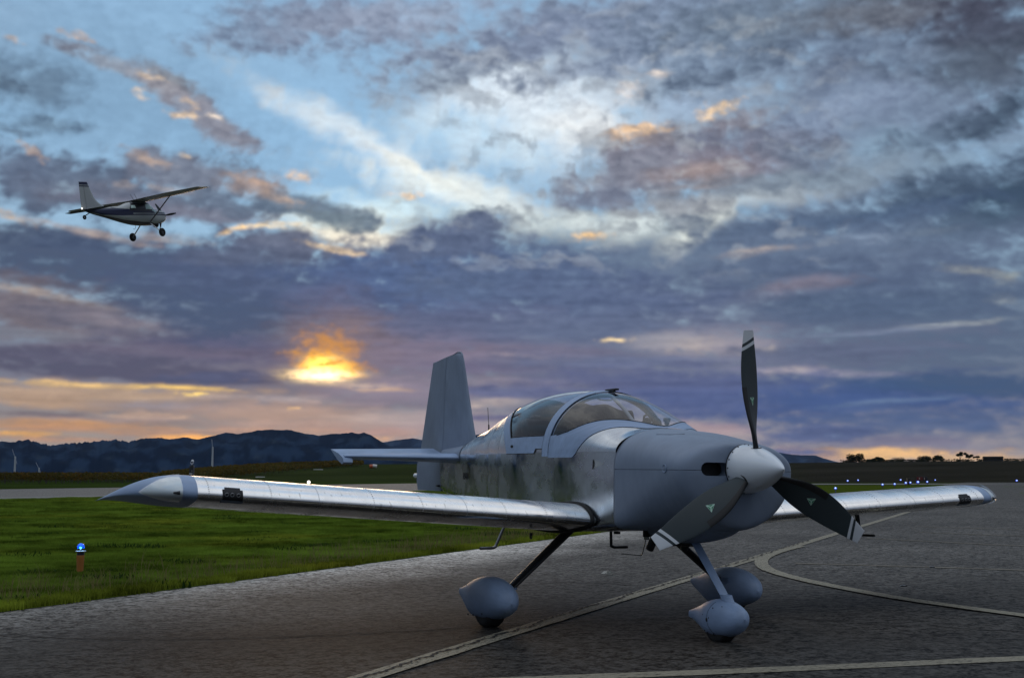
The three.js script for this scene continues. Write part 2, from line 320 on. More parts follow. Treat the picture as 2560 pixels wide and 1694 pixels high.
    { const l = 0.3 * r + 0.5 * g + 0.2 * b, w = 1 + 0.22 * sstep(0.42, 0.66, l) * (1 - away); r *= w; g *= w; b *= w; }
    const wl = 1 - 0.16 * (1 - sstep(2.2, 4.2, el)) * (1 - sstep(-10, -2, az)); b *= wl; r *= 1 + (1 - wl) * 0.5;
    // relief of the cloud: sides towards the light are brighter and warmer
    const m = 1 + ((curl * 0.30 + knots * 0.62 + ragged * 0.12) * lowf * cov * (1 - 0.35 * sstep(18, 24, el)) + (streaks * 0.42 + knots * 0.12) * (1 - lowf) * cov) * (1 - away), m2 = Math.max(m, 0.25); r *= m2; g *= Math.pow(m2, 0.95); b *= Math.pow(m2, 0.82);
  }
  const fine = 1 + 0.05 * fbm(px * 9, pz * 9, 4, 0.6) * sstep(1, 10, e); r *= fine; g *= fine; b *= fine;
  const warm = (1 - sstep(0, 9, e)) * west * away * 0.25; r += warm * 0.25; g += warm * 0.12;
  out[0] = r; out[1] = g; out[2] = b;
}

{
  const W = 4096, H = 2048, data = new Float32Array(W * H * 4), o = [0, 0, 0];
  for (let j = 0; j < H; j++) {
    const el = ((j + 0.5) / H - 0.5) * Math.PI, y = Math.sin(el), c = Math.cos(el);
    if (el < -0.03) { for (let i = 0; i < W; i++) { const k = (j * W + i) * 4; data[k] = 0.16; data[k + 1] = 0.16; data[k + 2] = 0.18; data[k + 3] = 1; } continue; }
    const half = el > 0.62 ? 2 : 1;                     // far from the horizon every second column is enough
    for (let i = 0; i < W; i += half) {
      const a = ((i + 0.5 * half) / W - 0.5) * 2 * Math.PI; skyColor(Math.cos(a) * c, y, Math.sin(a) * c, o);
      for (let m = 0; m < half; m++) { const k = (j * W + i + m) * 4; data[k] = Math.max(o[0], 0.01); data[k + 1] = Math.max(o[1], 0.01); data[k + 2] = Math.max(o[2], 0.01); data[k + 3] = 1; }
    }
  }
  const t = new THREE.DataTexture(data, W, H, THREE.RGBAFormat, THREE.FloatType);
  t.mapping = THREE.EquirectangularReflectionMapping; t.magFilter = THREE.LinearFilter; t.needsUpdate = true;
  scene.background = t; scene.environment = t;
}

// ================= helpers =================
const used = new Map();
function numbered(name) { const n = used.get(name) || 0; used.set(name, n + 1); return n ? `${name}_${String(n).padStart(3, '0')}` : name; }
function tag(o, label, category, group, kind) { o.userData.label = label; if (category) o.userData.category = category; if (group) o.userData.group = group; if (kind) o.userData.kind = kind; return o; }
function thing(name, label, category, pos = [0, 0, 0], group) { const o = new THREE.Group(); o.name = numbered(name); o.position.set(...pos); scene.add(o); return tag(o, label, category, group); }
function part(name, geo, mat, parent) { const m = new THREE.Mesh(Array.isArray(geo) ? mergeGeometries(geo.map(g => g.index ? g.toNonIndexed() : g), false) : geo, mat); m.name = name; m.castShadow = m.receiveShadow = true; parent.add(m); return m; }
function struct(name, geo, mat) { const m = part(numbered(name), geo, mat, scene); m.userData.kind = 'structure'; return m; }
const V = (x, y, z) => new THREE.Vector3(x, y, z);
function curve(tab) {                                   // smooth curve through [x, y] pairs
  const n = tab.length, m = tab.map((p, i) => { const a = tab[Math.max(i - 1, 0)], b = tab[Math.min(i + 1, n - 1)]; return (b[1] - a[1]) / (b[0] - a[0]); });
  return x => { if (x <= tab[0][0]) return tab[0][1]; if (x >= tab[n - 1][0]) return tab[n - 1][1]; let i = 0; while (x > tab[i + 1][0]) i++; const h = tab[i + 1][0] - tab[i][0], t = (x - tab[i][0]) / h, t2 = t * t, t3 = t2 * t; return (2 * t3 - 3 * t2 + 1) * tab[i][1] + (t3 - 2 * t2 + t) * h * m[i] + (-2 * t3 + 3 * t2) * tab[i + 1][1] + (t3 - t2) * h * m[i + 1]; };
}
function line(tab) { return x => { if (x <= tab[0][0]) return tab[0][1]; for (let i = 1; i < tab.length; i++) if (x <= tab[i][0]) return mix(tab[i - 1][1], tab[i][1], (x - tab[i - 1][0]) / (tab[i][0] - tab[i - 1][0])); return tab[tab.length - 1][1]; }; }
function grid(P, nu, nv, su = 1, sv = 1, weld = false) { // a sheet of (nu x nv) faces over P(u, v)
  const pos = [], uv = [], idx = [];
  for (let j = 0; j <= nv; j++) for (let i = 0; i <= nu; i++) { pos.push(...P(i / nu, j / nv)); uv.push(i / nu * su, j / nv * sv); }
  for (let j = 0; j < nv; j++) for (let i = 0; i < nu; i++) { const a = j * (nu + 1) + i, b = a + 1, c = a + nu + 1, d = c + 1; idx.push(a, b, d, a, d, c); }
  const g = new THREE.BufferGeometry(); g.setAttribute('position', new THREE.Float32BufferAttribute(pos, 3)); g.setAttribute('uv', new THREE.Float32BufferAttribute(uv, 2)); g.setIndex(idx); g.computeVertexNormals();
  if (weld) {                                            // u wraps round: average the normals along the seam
    const n = g.attributes.normal; for (let j = 0; j <= nv; j++) { const a = j * (nu + 1), b = a + nu, s = V(n.getX(a) + n.getX(b), n.getY(a) + n.getY(b), n.getZ(a) + n.getZ(b)).normalize(); n.setXYZ(a, s.x, s.y, s.z); n.setXYZ(b, s.x, s.y, s.z); }
  }
  return g;
}
function tube(pts, r, seg = 8, n = 0) { return new THREE.TubeGeometry(new THREE.CatmullRomCurve3(pts.map(p => V(...p)), false, 'catmullrom', 0.1), n || pts.length * 6, r, seg, false); }
function rod(a, b, r, r2 = r, seg = 10) { const A = V(...a), B = V(...b), d = B.clone().sub(A), g = new THREE.CylinderGeometry(r2, r, d.length(), seg); g.applyQuaternion(new THREE.Quaternion().setFromUnitVectors(V(0, 1, 0), d.normalize())); const c = A.add(B).multiplyScalar(0.5); g.translate(c.x, c.y, c.z); return g; }
function box(x, y, z, w, h, d, r = 0.004) { const g = new RoundedBoxGeometry(w, h, d, 2, Math.min(r, w / 2.1, h / 2.1, d / 2.1)); g.translate(x, y, z); return g; }
function ball(x, y, z, r, ws = 16, hs = 12) { const g = new THREE.SphereGeometry(r, ws, hs); g.translate(x, y, z); return g; }
function flat(poly, y) { const s = new THREE.Shape(poly.map(([x, z]) => new THREE.Vector2(x, -z))), g = new THREE.ShapeGeometry(s); g.rotateX(-Math.PI / 2); g.translate(0, y, 0); const p = g.attributes.position, u = g.attributes.uv; for (let i = 0; i < p.count; i++) u.setXY(i, p.getX(i), p.getZ(i)); return g; }
function texture(W, H, fn, srgb, rx = 1, ry = rx) {       // fn(u, v) -> [r, g, b] or grey, 0..1
  const d = new Uint8Array(W * H * 4); for (let j = 0; j < H; j++) for (let i = 0; i < W; i++) { let c = fn(i / W, j / H, i, j); if (!Array.isArray(c)) c = [c, c, c]; const k = (j * W + i) * 4; d[k] = clamp(c[0]) * 255; d[k + 1] = clamp(c[1]) * 255; d[k + 2] = clamp(c[2]) * 255; d[k + 3] = 255; }
  const t = new THREE.DataTexture(d, W, H); t.wrapS = t.wrapT = THREE.RepeatWrapping; t.magFilter = THREE.LinearFilter; t.minFilter = THREE.LinearMipmapLinearFilter; t.generateMipmaps = true; if (srgb) t.colorSpace = THREE.SRGBColorSpace; t.repeat.set(rx, ry); t.needsUpdate = true; return t;
}
function tfbm(u, v, f, o, g = 0.5, seed = 0) {            // noise that tiles over the unit square
  const n = (x, y) => fbm(x + seed * 7.7, y + seed * 3.3, o, g), a = u * f, b = v * f, wx = sstep(0.7, 1, u), wy = sstep(0.7, 1, v);
  return mix(mix(n(a, b), n(a - f, b), wx), mix(n(a, b - f), n(a - f, b - f), wx), wy);
}
const RGB = (r, g, b) => new THREE.Color().setRGB(r, g, b);
const M = (color, roughness = 0.6, more = {}) => new THREE.MeshPhysicalMaterial({ color, roughness, side: THREE.DoubleSide, ...more });

// ================= materials =================
const smear = texture(512, 512, (u, v) => 0.5 + 0.55 * tfbm(u, v, 5, 5, 0.55, 1) + 0.15 * tfbm(u, v * 0.5, 22, 3, 0.5, 2));
const dents = texture(512, 512, (u, v) => 0.5 + 0.75 * tfbm(u, v, 3, 3, 0.5, 3) + 0.10 * tfbm(u, v, 14, 3, 0.5, 4));
const primerMap = texture(512, 512, (u, v) => { const n = 0.86 + 0.20 * tfbm(u, v, 4, 5, 0.55, 5) + 0.07 * tfbm(u, v * 0.4, 30, 2, 0.5, 6); return [n, n, n * 1.005]; });
const grime = texture(1024, 512, (u, v, i, j) => { let n = 0.95 + 0.10 * tfbm(u, v, 6, 5, 0.6, 8) - 0.05 * Math.max(0, tfbm(u * 0.3, v, 24, 3, 0.5, 9)); const seam = Math.abs(((u * 4) % 1) - 0.5); if (seam < 0.008 + 0.004 * tfbm(u, v, 20, 2)) n *= 0.80; const rv = (v * 64) % 1; if (seam < 0.02 && seam > 0.013 && rv > 0.35 && rv < 0.65) n *= 0.72; const spot = tfbm(u, v, 28, 3, 0.6, 11); if (spot > 0.42) n *= 0.78; return [n, n, n * 0.99]; });
const rep = (t, x, y = x) => { const c = t.clone(); c.repeat.set(x, y); c.needsUpdate = true; return c; };
const MAT = {
  primer: M(RGB(0.235, 0.295, 0.395), 0.5, { map: rep(primerMap, 0.7), roughnessMap: null, bumpMap: rep(dents, 0.6), bumpScale: 0.0012, specularIntensity: 0.7 }),
  primerLight: M(RGB(0.30, 0.41, 0.60), 0.46, { map: rep(primerMap, 1.1), specularIntensity: 0.8 }),
  polished: M(RGB(0.58, 0.635, 0.69), 0.5, { metalness: 1, roughnessMap: rep(smear, 0.5, 0.7), bumpMap: rep(dents, 0.4), bumpScale: 0.005, map: rep(primerMap, 0.9) }),
  wing: M(RGB(0.92, 0.915, 0.91), 0.46, { metalness: 1, roughnessMap: rep(smear, 0.5, 1.2), bumpMap: rep(dents, 0.5, 0.8), bumpScale: 0.0014, map: rep(grime, 0.42, 1) }),
  dark: M(RGB(0.012, 0.012, 0.014), 0.7), rubber: M(RGB(0.014, 0.014, 0.015), 0.8), black: M(RGB(0.018, 0.019, 0.022), 0.4),
  spinner: M(RGB(0.74, 0.79, 0.84), 0.28, { clearcoat: 0.6, clearcoatRoughness: 0.15 }),
  blade: M(RGB(0.035, 0.048, 0.054), 0.42, { specularIntensity: 0.6 }), bladeEdge: M(RGB(0.008, 0.008, 0.009), 0.5), bladeWhite: M(RGB(0.62, 0.66, 0.70), 0.4),
  green: M(RGB(0.02, 0.22, 0.10), 0.45), mint: M(RGB(0.42, 0.62, 0.52), 0.4),
  glass: M(RGB(0.93, 0.95, 0.96), 0.02, { transmission: 1, thickness: 0, ior: 1.5 }),
  lens: M(RGB(0.72, 0.78, 0.80), 0.10, { clearcoat: 1, clearcoatRoughness: 0.05 }), lensRim: M(RGB(0.7, 0.75, 0.82), 0.25),
  chrome: M(RGB(0.8, 0.8, 0.8), 0.15, { metalness: 1 }), steel: M(RGB(0.32, 0.33, 0.34), 0.4, { metalness: 0.8 }),
  cloth: M(RGB(0.012, 0.011, 0.012), 0.95, { bumpMap: rep(dents, 3), bumpScale: 0.01 }), seat: M(RGB(0.010, 0.010, 0.012), 0.8), tubeGrey: M(RGB(0.20, 0.22, 0.26), 0.4), panelMetal: M(RGB(0.5, 0.53, 0.55), 0.5, { metalness: 0.9 }),
};

// ================= ground =================
const EDGE = z => -4.23 - 0.426 * (z + 10.19);            // where the grass ends at the apron
const topElev = line([[-40, 0.0], [-16, 0.0], [-13.5, 0.28], [-11.5, 0.45], [-8, 0.6], [-5, 0.63], [5, 0.6], [13, 0.607], [17.7, 0.645], [22.8, 0.665], [40, 0.6], [70, 0.2], [180, 0]]);
function ground(x, z) {
  const r = Math.hypot(x, z), az = Math.atan2(x, -z) * 180 / Math.PI, near = mix(195, 210, sstep(-5, 14, az)), far = mix(340, 620, sstep(-5, 14, az)), e = topElev(az);
  if (e <= 0 || r < near) return 0; const top = 1.12 + far * Math.tan(e * Math.PI / 180); return top * Math.pow(sstep(near - 60, far + 80, r) - sstep(near - 60, far + 80, near), 1) / (1 - sstep(near - 60, far + 80, near)) * 1.02 + (r > near + 20 ? 0.12 * fbm(x * 0.05, z * 0.05, 3) : 0);
}
{
  const rad = [0, 3, 6, 10, 16, 25, 40, 60, 90, 120, 150, 180, 195, 210, 230, 250, 275, 300, 330, 360, 400, 450, 500, 550, 600, 650, 700, 800, 1000, 1400, 2200, 4000, 9000], NA = 360, pos = [], col = [], uv = [], idx = [];
  rad.forEach((r, j) => { for (let i = 0; i <= NA; i++) {
    const a = i / NA * 2 * Math.PI - Math.PI, az = a * 180 / Math.PI, x = Math.sin(a) * r, z = -Math.cos(a) * r; pos.push(x, ground(x, z), z); uv.push(x / 4, z / 4);
    const n = 0.8 + 0.5 * fbm(x * 0.03 + 5, z * 0.03, 4), br = sstep(8, 14, az) * sstep(195, 215, r) * (1 - sstep(60, 90, az)), fieldL = sstep(190, 205, r) * sstep(-16, -13, az) * (1 - sstep(2, 8, az));
    let c = [0.050, 0.080, 0.018]; c = [mix(c[0], 0.050, br), mix(c[1], 0.047, br), mix(c[2], 0.036, br)]; c = [mix(c[0], 0.060, fieldL), mix(c[1], 0.078, fieldL), mix(c[2], 0.026, fieldL)];
    col.push(c[0] * n, c[1] * n, c[2] * n);
  } });
  for (let j = 0; j < rad.length - 1; j++) for (let i = 0; i < NA; i++) { const a = j * (NA + 1) + i, b = a + 1, c = a + NA + 1, d = c + 1; if (j) idx.push(a, b, d); idx.push(a, d, c); }
  const g = new THREE.BufferGeometry(); g.setAttribute('position', new THREE.Float32BufferAttribute(pos, 3)); g.setAttribute('uv', new THREE.Float32BufferAttribute(uv, 2)); g.setAttribute('color', new THREE.Float32BufferAttribute(col, 3)); g.setIndex(idx); g.computeVertexNormals();
  const turf = texture(512, 512, (u, v) => 0.62 + 0.5 * tfbm(u, v, 9, 5, 0.62, 21));
  struct('ground', g, M(0xffffff, 0.95, { vertexColors: true, map: turf, bumpMap: turf, bumpScale: 0.06, specularIntensity: 0 }));
}
// asphalt: fine stone grain in the texture, stains, worn lanes and a painted sheen by the grass in the sheet itself
const stone = rng(31);
const grain = texture(1024, 1024, (u, v, i, j) => { const s = stone(), fleck = PERM[(PERM[(i >> 3) & 255] + (j >> 3) * 7) & 255] * PERM[((i >> 3) * 5 + (j >> 3) * 13) & 255] > 63500 ? 0.8 : 0, n = 0.56 + 0.45 * tfbm(u, v, 12, 3, 0.6, 35) + 1.2 * tfbm(u, v, 32, 3, 0.75, 31) + 0.7 * tfbm(u, v, 84, 2, 0.7, 32); const k = n + fleck + (s - 0.5) * 0.4 + (s > 0.99 ? 0.9 : 0) - (s < 0.04 ? 0.3 : 0); return [k * 1.03, k, k * 0.955]; });
const grainBump = texture(1024, 1024, (u, v) => 0.5 + 0.5 * tfbm(u, v, 110, 3, 0.65, 33) + 0.2 * tfbm(u, v, 30, 2, 0.5, 34));
const asphaltMat = M(0xffffff, 0.7, { vertexColors: true, map: grain, bumpMap: grainBump, bumpScale: 0.007, specularIntensity: 0.14 });
const CRACKS = [[[-3.9, -8.75], [-3.18, -8.51], [-2.6, -8.42], [-1.4, -8.6], [0.2, -9.3], [1.96, -9.75], [2.7, -9.3], [3.67, -8.85], [5.2, -8.2]], [[2.95, -15.0], [3.7, -14.5], [4.45, -14.24], [5.61, -13.46], [8, -12.6]], [[-0.95, -15.6], [-0.25, -15.14], [0.2, -15.0], [1.3, -14.6], [2.3, -14.3]], [[0.1, -12.55], [0.8, -12.9], [1.35, -12.3]]];
const FADED = [[[6.3, -21.8], [8.1, -19.4], [12, -15.5]], [[8.8, -26.8], [10.5, -25.2], [16, -20.5]], [[8.0, -24.0], [12.5, -19.5], [17, -16]], [[14, -33], [20, -27], [27, -22]], [[3.6, -15.6], [5.2, -14.9], [8.5, -13.0]]];
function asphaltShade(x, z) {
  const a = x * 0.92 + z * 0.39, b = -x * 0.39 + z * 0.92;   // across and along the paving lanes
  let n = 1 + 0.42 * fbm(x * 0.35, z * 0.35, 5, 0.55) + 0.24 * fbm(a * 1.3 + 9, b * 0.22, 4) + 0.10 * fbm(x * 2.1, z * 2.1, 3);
  n *= 1 + (1.4 + 2.4 * sstep(10.2, 13, -z) * (1 - 0.6 * sstep(17, 26, -z)) + 1.6 * fbm(x * 0.8 + 4, z * 0.8, 4)) * (1 - sstep(0.1, 2.4 + 0.9 * fbm(z * 0.7, 2.2, 3), x - EDGE(z)));  // pale sheen beside the grass, painted into the vertex colour
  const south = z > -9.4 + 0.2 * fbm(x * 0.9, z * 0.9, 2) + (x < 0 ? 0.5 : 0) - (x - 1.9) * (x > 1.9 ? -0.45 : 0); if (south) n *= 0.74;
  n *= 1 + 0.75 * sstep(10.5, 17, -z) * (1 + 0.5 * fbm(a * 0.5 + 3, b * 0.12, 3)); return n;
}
function paved(name, X0, X1, Z0, Z1, step, inside, base) {  // a sheet of asphalt cut to the outline by "inside"
  const nx = Math.round((X1 - X0) / step), nz = Math.round((Z1 - Z0) / step), pos = [], uv = [], col = [], idx = [];
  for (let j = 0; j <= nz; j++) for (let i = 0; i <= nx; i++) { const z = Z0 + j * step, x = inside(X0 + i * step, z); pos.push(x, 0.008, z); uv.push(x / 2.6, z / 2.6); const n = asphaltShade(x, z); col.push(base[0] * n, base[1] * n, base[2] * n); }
  for (let j = 0; j < nz; j++) for (let i = 0; i < nx; i++) { const a = j * (nx + 1) + i; if (Math.abs(pos[a * 3] - pos[a * 3 + 3]) < 1e-6 && Math.abs(pos[(a + nx + 1) * 3] - pos[(a + nx + 2) * 3]) < 1e-6) continue; idx.push(a, a + nx + 1, a + 1, a + 1, a + nx + 1, a + nx + 2); }
  const g = new THREE.BufferGeometry(); g.setAttribute('position', new THREE.Float32BufferAttribute(pos, 3)); g.setAttribute('uv', new THREE.Float32BufferAttribute(uv, 2)); g.setAttribute('color', new THREE.Float32BufferAttribute(col, 3)); g.setIndex(idx); g.computeVertexNormals(); return struct(name, g, asphaltMat);
}
const wob = z => 0.09 * fbm(z * 1.1, 3.3, 3) + 0.04 * fbm(z * 5, 8.3, 2);
const AB = [0.090, 0.087, 0.082];
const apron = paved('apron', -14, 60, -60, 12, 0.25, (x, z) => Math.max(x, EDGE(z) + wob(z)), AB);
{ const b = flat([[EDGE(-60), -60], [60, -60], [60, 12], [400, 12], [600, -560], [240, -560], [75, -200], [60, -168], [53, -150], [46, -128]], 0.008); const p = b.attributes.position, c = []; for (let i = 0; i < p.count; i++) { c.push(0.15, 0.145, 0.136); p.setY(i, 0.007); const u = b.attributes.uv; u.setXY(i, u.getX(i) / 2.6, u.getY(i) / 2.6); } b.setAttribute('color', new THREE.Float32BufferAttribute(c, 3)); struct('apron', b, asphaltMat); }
{ const g = flat([[-41.7 - 35.2, -99.4 + 93.6], [-41.7, -99.4], [-13.7, -173.8], [60, -370], [110, -370], [20.8, -151], [-7.27, -88.63], [-22.72, -54.18], [-48, 2]], 0.006), c = [], p = g.attributes.position; for (let i = 0; i < p.count; i++) { c.push(0.27, 0.265, 0.25); const u = g.attributes.uv; u.setXY(i, u.getX(i) / 2.6, u.getY(i) / 2.6); } g.setAttribute('color', new THREE.Float32BufferAttribute(c, 3)); const rw = struct('runway', g, asphaltMat);
  part('edge_line', flat([[-24.4, -57.3], [-24.1, -57.1], [-8.4, -92.1], [-8.7, -92.3]].map(([x, z]) => [x - 3.5, z + 1.5]), 0.011), M(RGB(0.5, 0.5, 0.47), 0.7), rw);
  const tx = struct('taxiway', (() => { const q = flat([[18, -149], [62, -151], [64, -170], [16, -172]], 0.011), cc = []; for (let i = 0; i < q.attributes.position.count; i++) cc.push(0.27, 0.262, 0.245); q.setAttribute('color', new THREE.Float32BufferAttribute(cc, 3)); return q; })(), asphaltMat); }
// painted lines, worn and cracked
const paintMap = texture(1024, 128, (u, v) => { const n = 0.80 + 0.5 * tfbm(u, v, 14, 4, 0.6, 41) - 0.62 * sstep(0.08, 0.34, tfbm(u, v * 0.25, 40, 4, 0.65, 42)); return [n * 1.02, n, n * 0.93]; });
const paintMat = M(RGB(0.33, 0.31, 0.255), 0.7, { map: paintMap, bumpMap: grainBump, bumpScale: 0.003, specularIntensity: 0.2 });
function ribbon(pts, w, y, n, jag = 0, seed = 1) {
  const c = new THREE.CatmullRomCurve3(pts.map(([x, z]) => V(x, y, z)), false, 'centripetal'), L = c.getLength();
  return grid((u, v) => { const p = c.getPointAt(u), t = c.getTangentAt(u), s = (v - 0.5), k = w * (1 + jag * fbm(u * L * 3 + seed, 5 * Math.round(v) + seed, 3)), m = jag > 1 ? 0.045 * jag * (fbm(u * L * 2.2, seed * 3.1, 4) + 0.5 * fbm(u * L * 11, seed, 2)) : 0; return [p.x - t.z * (s * k + m), y, p.z + t.x * (s * k + m)]; }, n, 1, L / 2, 1);
}
{
  const a = struct('taxi_line', ribbon([[-1.9, -4.2], [-0.76, -6.95], [3.43, -16.9], [11.3, -35.4], [30, -80]], 0.17, 0.016, 300, 0.16, 3), paintMat);
  struct('taxi_line', ribbon([[4.55, -19.3], [3.86, -17.8], [3.42, -16.6], [3.17, -15.6], [3.03, -14.5], [3.08, -13.3], [3.3, -12.0], [3.56, -11.0], [4.08, -9.75], [5.2, -7.4], [6.5, -5]], 0.17, 0.020, 220, 0.14, 9), paintMat);
  struct('taxi_line', ribbon([[-0.6, -6.64], [1.42, -7.11], [3.1, -7.55], [6, -8.3]], 0.17, 0.012, 120, 0.14, 15), paintMat);
  const crackMat = M(RGB(0.018, 0.017, 0.016), 0.95);
  part('crack', ribbon([[-1.92, -4.2], [-0.78, -6.9], [-0.06, -8.65], [0.7, -10.5], [1.4, -12.15], [2.5, -14.75]], 0.022, 0.021, 700, 1.6, 4), crackMat, a);
  part('crack', ribbon([[2.45, -14.7], [3.45, -17.0], [5.1, -21]], 0.022, 0.025, 300, 1.7, 6), crackMat, a);
  FADED.forEach((c, i) => part('scuff', ribbon(c, 0.13, 0.0135, 200, 0.9, 50 + i), M(RGB(0.24, 0.225, 0.20), 0.8, { map: paintMap, specularIntensity: 0.1 }), apron));
  CRACKS.forEach((c, i) => part('crack', ribbon(c, 0.020, 0.012, 260, 1.4, 20 + i), crackMat, apron));
}

// ================= the parked airplane =================
// built in its own axes: s metres aft of the spinner tip, h above the ground, b towards its right wing
const AX = 2.35, A = (s, h, b) => [AX - s, h, b];
const plane = thing('low_wing_airplane', 'grey primer and polished metal low-wing airplane with three-blade propeller parked on the apron', 'airplane', [0.6915, 0, -9.854]);
plane.rotation.set(-0.013, 0.4504 - Math.PI / 2, -0.0081, 'YZX'); plane.updateMatrixWorld(true);
function inPlane(name, label, category, s, h, b) { const o = thing(name, label, category); const p = plane.localToWorld(V(...A(s, h, b))); o.position.copy(p); o.quaternion.copy(plane.quaternion); o.userData.at = undefined; return o; }
const sgn = x => x < 0 ? -1 : 1, pw = (x, n) => Math.pow(Math.abs(x), n);

// ---- engine cowling: closed body with two cut inlets, split along the seam ----
const cw = curve([[0.405, 0.185], [0.412, 0.25], [0.43, 0.335], [0.455, 0.405], [0.49, 0.445], [0.54, 0.463], [0.65, 0.473], [0.8, 0.481], [1.0, 0.489], [1.285, 0.4975]]);
const cT = curve([[0.405, 0.172], [0.43, 0.183], [0.55, 0.207], [0.667, 0.227], [0.79, 0.248], [0.91, 0.267], [1.04, 0.281], [1.285, 0.303]]);
const cB = curve([[0.405, 0.185], [0.412, 0.25], [0.43, 0.33], [0.455, 0.375], [0.5, 0.396], [0.55, 0.405], [0.7, 0.416], [0.85, 0.424], [1.05, 0.43], [1.285, 0.43]]);
const cnT = curve([[0.405, 2], [0.6, 2.2], [0.9, 2.4], [1.285, 2.5]]), cnB = curve([[0.405, 2], [0.5, 1.95], [0.65, 2.1], [0.8, 2.5], [1.0, 4], [1.15, 7], [1.285, 12]]);
const SEAM = 1.165;
function cowlPoint(s, a) { const c = Math.cos(a), d = Math.sin(a), H = c >= 0 ? cT(s) : cB(s), n = c >= 0 ? cnT(s) : cnB(s), r = Math.pow(pw(d / cw(s), n) + pw(c / H, n), -1 / n); return A(s, SEAM + r * c, r * d); }
{
  const NS = 46, NA = 160, st = []; for (let i = 0; i <= NS; i++) { const t = i / NS; st.push(0.405 + 0.88 * Math.pow(t, 1.9)); }
  const ring = (s, k) => cowlPoint(s, k / NA * 2 * Math.PI), pos = [], uv = [], idx = [];
  st.forEach((s, j) => { for (let k = 0; k < NA; k++) { pos.push(...ring(s, k)); uv.push(s, k / NA * 3); } });
  for (let j = 0; j < NS; j++) for (let k = 0; k < NA; k++) { const a = j * NA + k, b = j * NA + (k + 1) % NA, c = a + NA, d = b + NA; idx.push(a, b, d, a, d, c); }
  const capA = pos.length / 3; pos.push(...A(0.405, SEAM, 0)); uv.push(0, 0); const capB = capA + 1; pos.push(...A(1.285, SEAM, 0)); uv.push(0, 0);
  for (let k = 0; k < NA; k++) { idx.push(capA, (k + 1) % NA, k); idx.push(capB, NS * NA + k, NS * NA + (k + 1) % NA); }
  let g = new THREE.BufferGeometry(); g.setAttribute('position', new THREE.Float32BufferAttribute(pos, 3)); g.setAttribute('uv', new THREE.Float32BufferAttribute(uv, 2)); g.setIndex(idx); g.computeVertexNormals();
  { // make sure that faces look outwards
    const c = g.boundingBox; let vol = 0; const p = g.attributes.position, ix = g.index.array, a = V(), b = V(), d = V(); for (let i = 0; i < ix.length; i += 3) { a.fromBufferAttribute(p, ix[i]); b.fromBufferAttribute(p, ix[i + 1]); d.fromBufferAttribute(p, ix[i + 2]); vol += a.dot(b.cross(d)); } if (vol < 0) { for (let i = 0; i < ix.length; i += 3) { const t = ix[i]; ix[i] = ix[i + 1]; ix[i + 1] = t; } g.computeVertexNormals(); } }
  const ev = new Evaluator(); ev.attributes = ['position', 'normal', 'uv']; ev.useGroups = false;
  const slot = (b0, w, h, d) => { const sh = new THREE.Shape(), r = h / 2; sh.moveTo(-w / 2 + r, -r); sh.lineTo(w / 2 - r, -r); sh.absarc(w / 2 - r, 0, r, -Math.PI / 2, Math.PI / 2); sh.lineTo(-w / 2 + r, r); sh.absarc(-w / 2 + r, 0, r, Math.PI / 2, Math.PI * 1.5); const e = new THREE.ExtrudeGeometry(sh, { depth: d, bevelEnabled: false, curveSegments: 14 }); e.rotateY(Math.PI / 2); return e; };
  let body = new Brush(g); body.updateMatrixWorld();
  const ducts = [];
  for (const side of [1, -1]) { const e = slot(0, 0.205, 0.088, 0.5); e.translate(AX - 0.70, 1.173, side * 0.235); const br = new Brush(mergeVertices(e)); br.updateMatrixWorld(); body = ev.evaluate(body, br, SUBTRACTION); body.updateMatrixWorld(); ducts.push(slot(0, 0.205 - 0.006, 0.082, 0.20).translate(AX - 0.69, 1.173, side * 0.235)); }
  const half = (lo, hi) => { const bx = new THREE.BoxGeometry(3, hi - lo, 3); bx.translate(AX - 0.8, (lo + hi) / 2, 0); const br = new Brush(bx); br.updateMatrixWorld(); return ev.evaluate(body, br, INTERSECTION).geometry; };
  const upper = part('upper_cowling', half(SEAM + 0.0015, 2), MAT.primer, plane), lower = part('lower_cowling', half(0.3, SEAM - 0.0015), MAT.primer, plane);
  for (const d of ducts) part('air_inlet', d, MAT.dark, upper);
  // oil door outline, seam fastener, carburettor scoop, exhausts
  const oil = (pts, r) => tube(pts.map(([s, a]) => { const p = cowlPoint(s, a); return [p[0], p[1] + 0.0005, p[2]]; }), r, 5, 40);
  part('oil_door', oil([[1.05, 0.86], [0.93, 0.80], [0.86, 0.62]], 0.0022), MAT.dark, upper);
  { const t = new THREE.TorusGeometry(0.026, 0.0025, 6, 28); const p = cowlPoint(0.66, Math.PI / 2); t.rotateY(-0.06); t.translate(p[0], p[1] + 0.008, p[2] + 0.001); part('fastener_ring', t, MAT.primerLight, upper); }
  const sw = curve([[0.56, 0.1], [0.7, 0.19], [0.85, 0.225], [1.05, 0.24], [1.36, 0.24]]), sb = curve([[0.56, 0.80], [0.62, 0.745], [0.7, 0.715], [0.85, 0.678], [1.0, 0.656], [1.2, 0.65], [1.36, 0.665]]);
  part('air_scoop', grid((u, v) => { const s = mix(0.56, 1.36, v), a = (u - 0.5) * Math.PI, w = sw(s), H = 0.86 - sb(s), c = Math.cos(a), d = Math.sin(a), r = Math.pow(pw(d / w, 2.8) + pw(c / H, 2.8), -1 / 2.8); return A(s, 0.86 - r * c, r * d); }, 30, 24, 1, 1), MAT.primer, lower);
  part('air_outlet', box(AX - 1.31, 0.765, 0, 0.04, 0.16, 0.45), MAT.dark, lower);
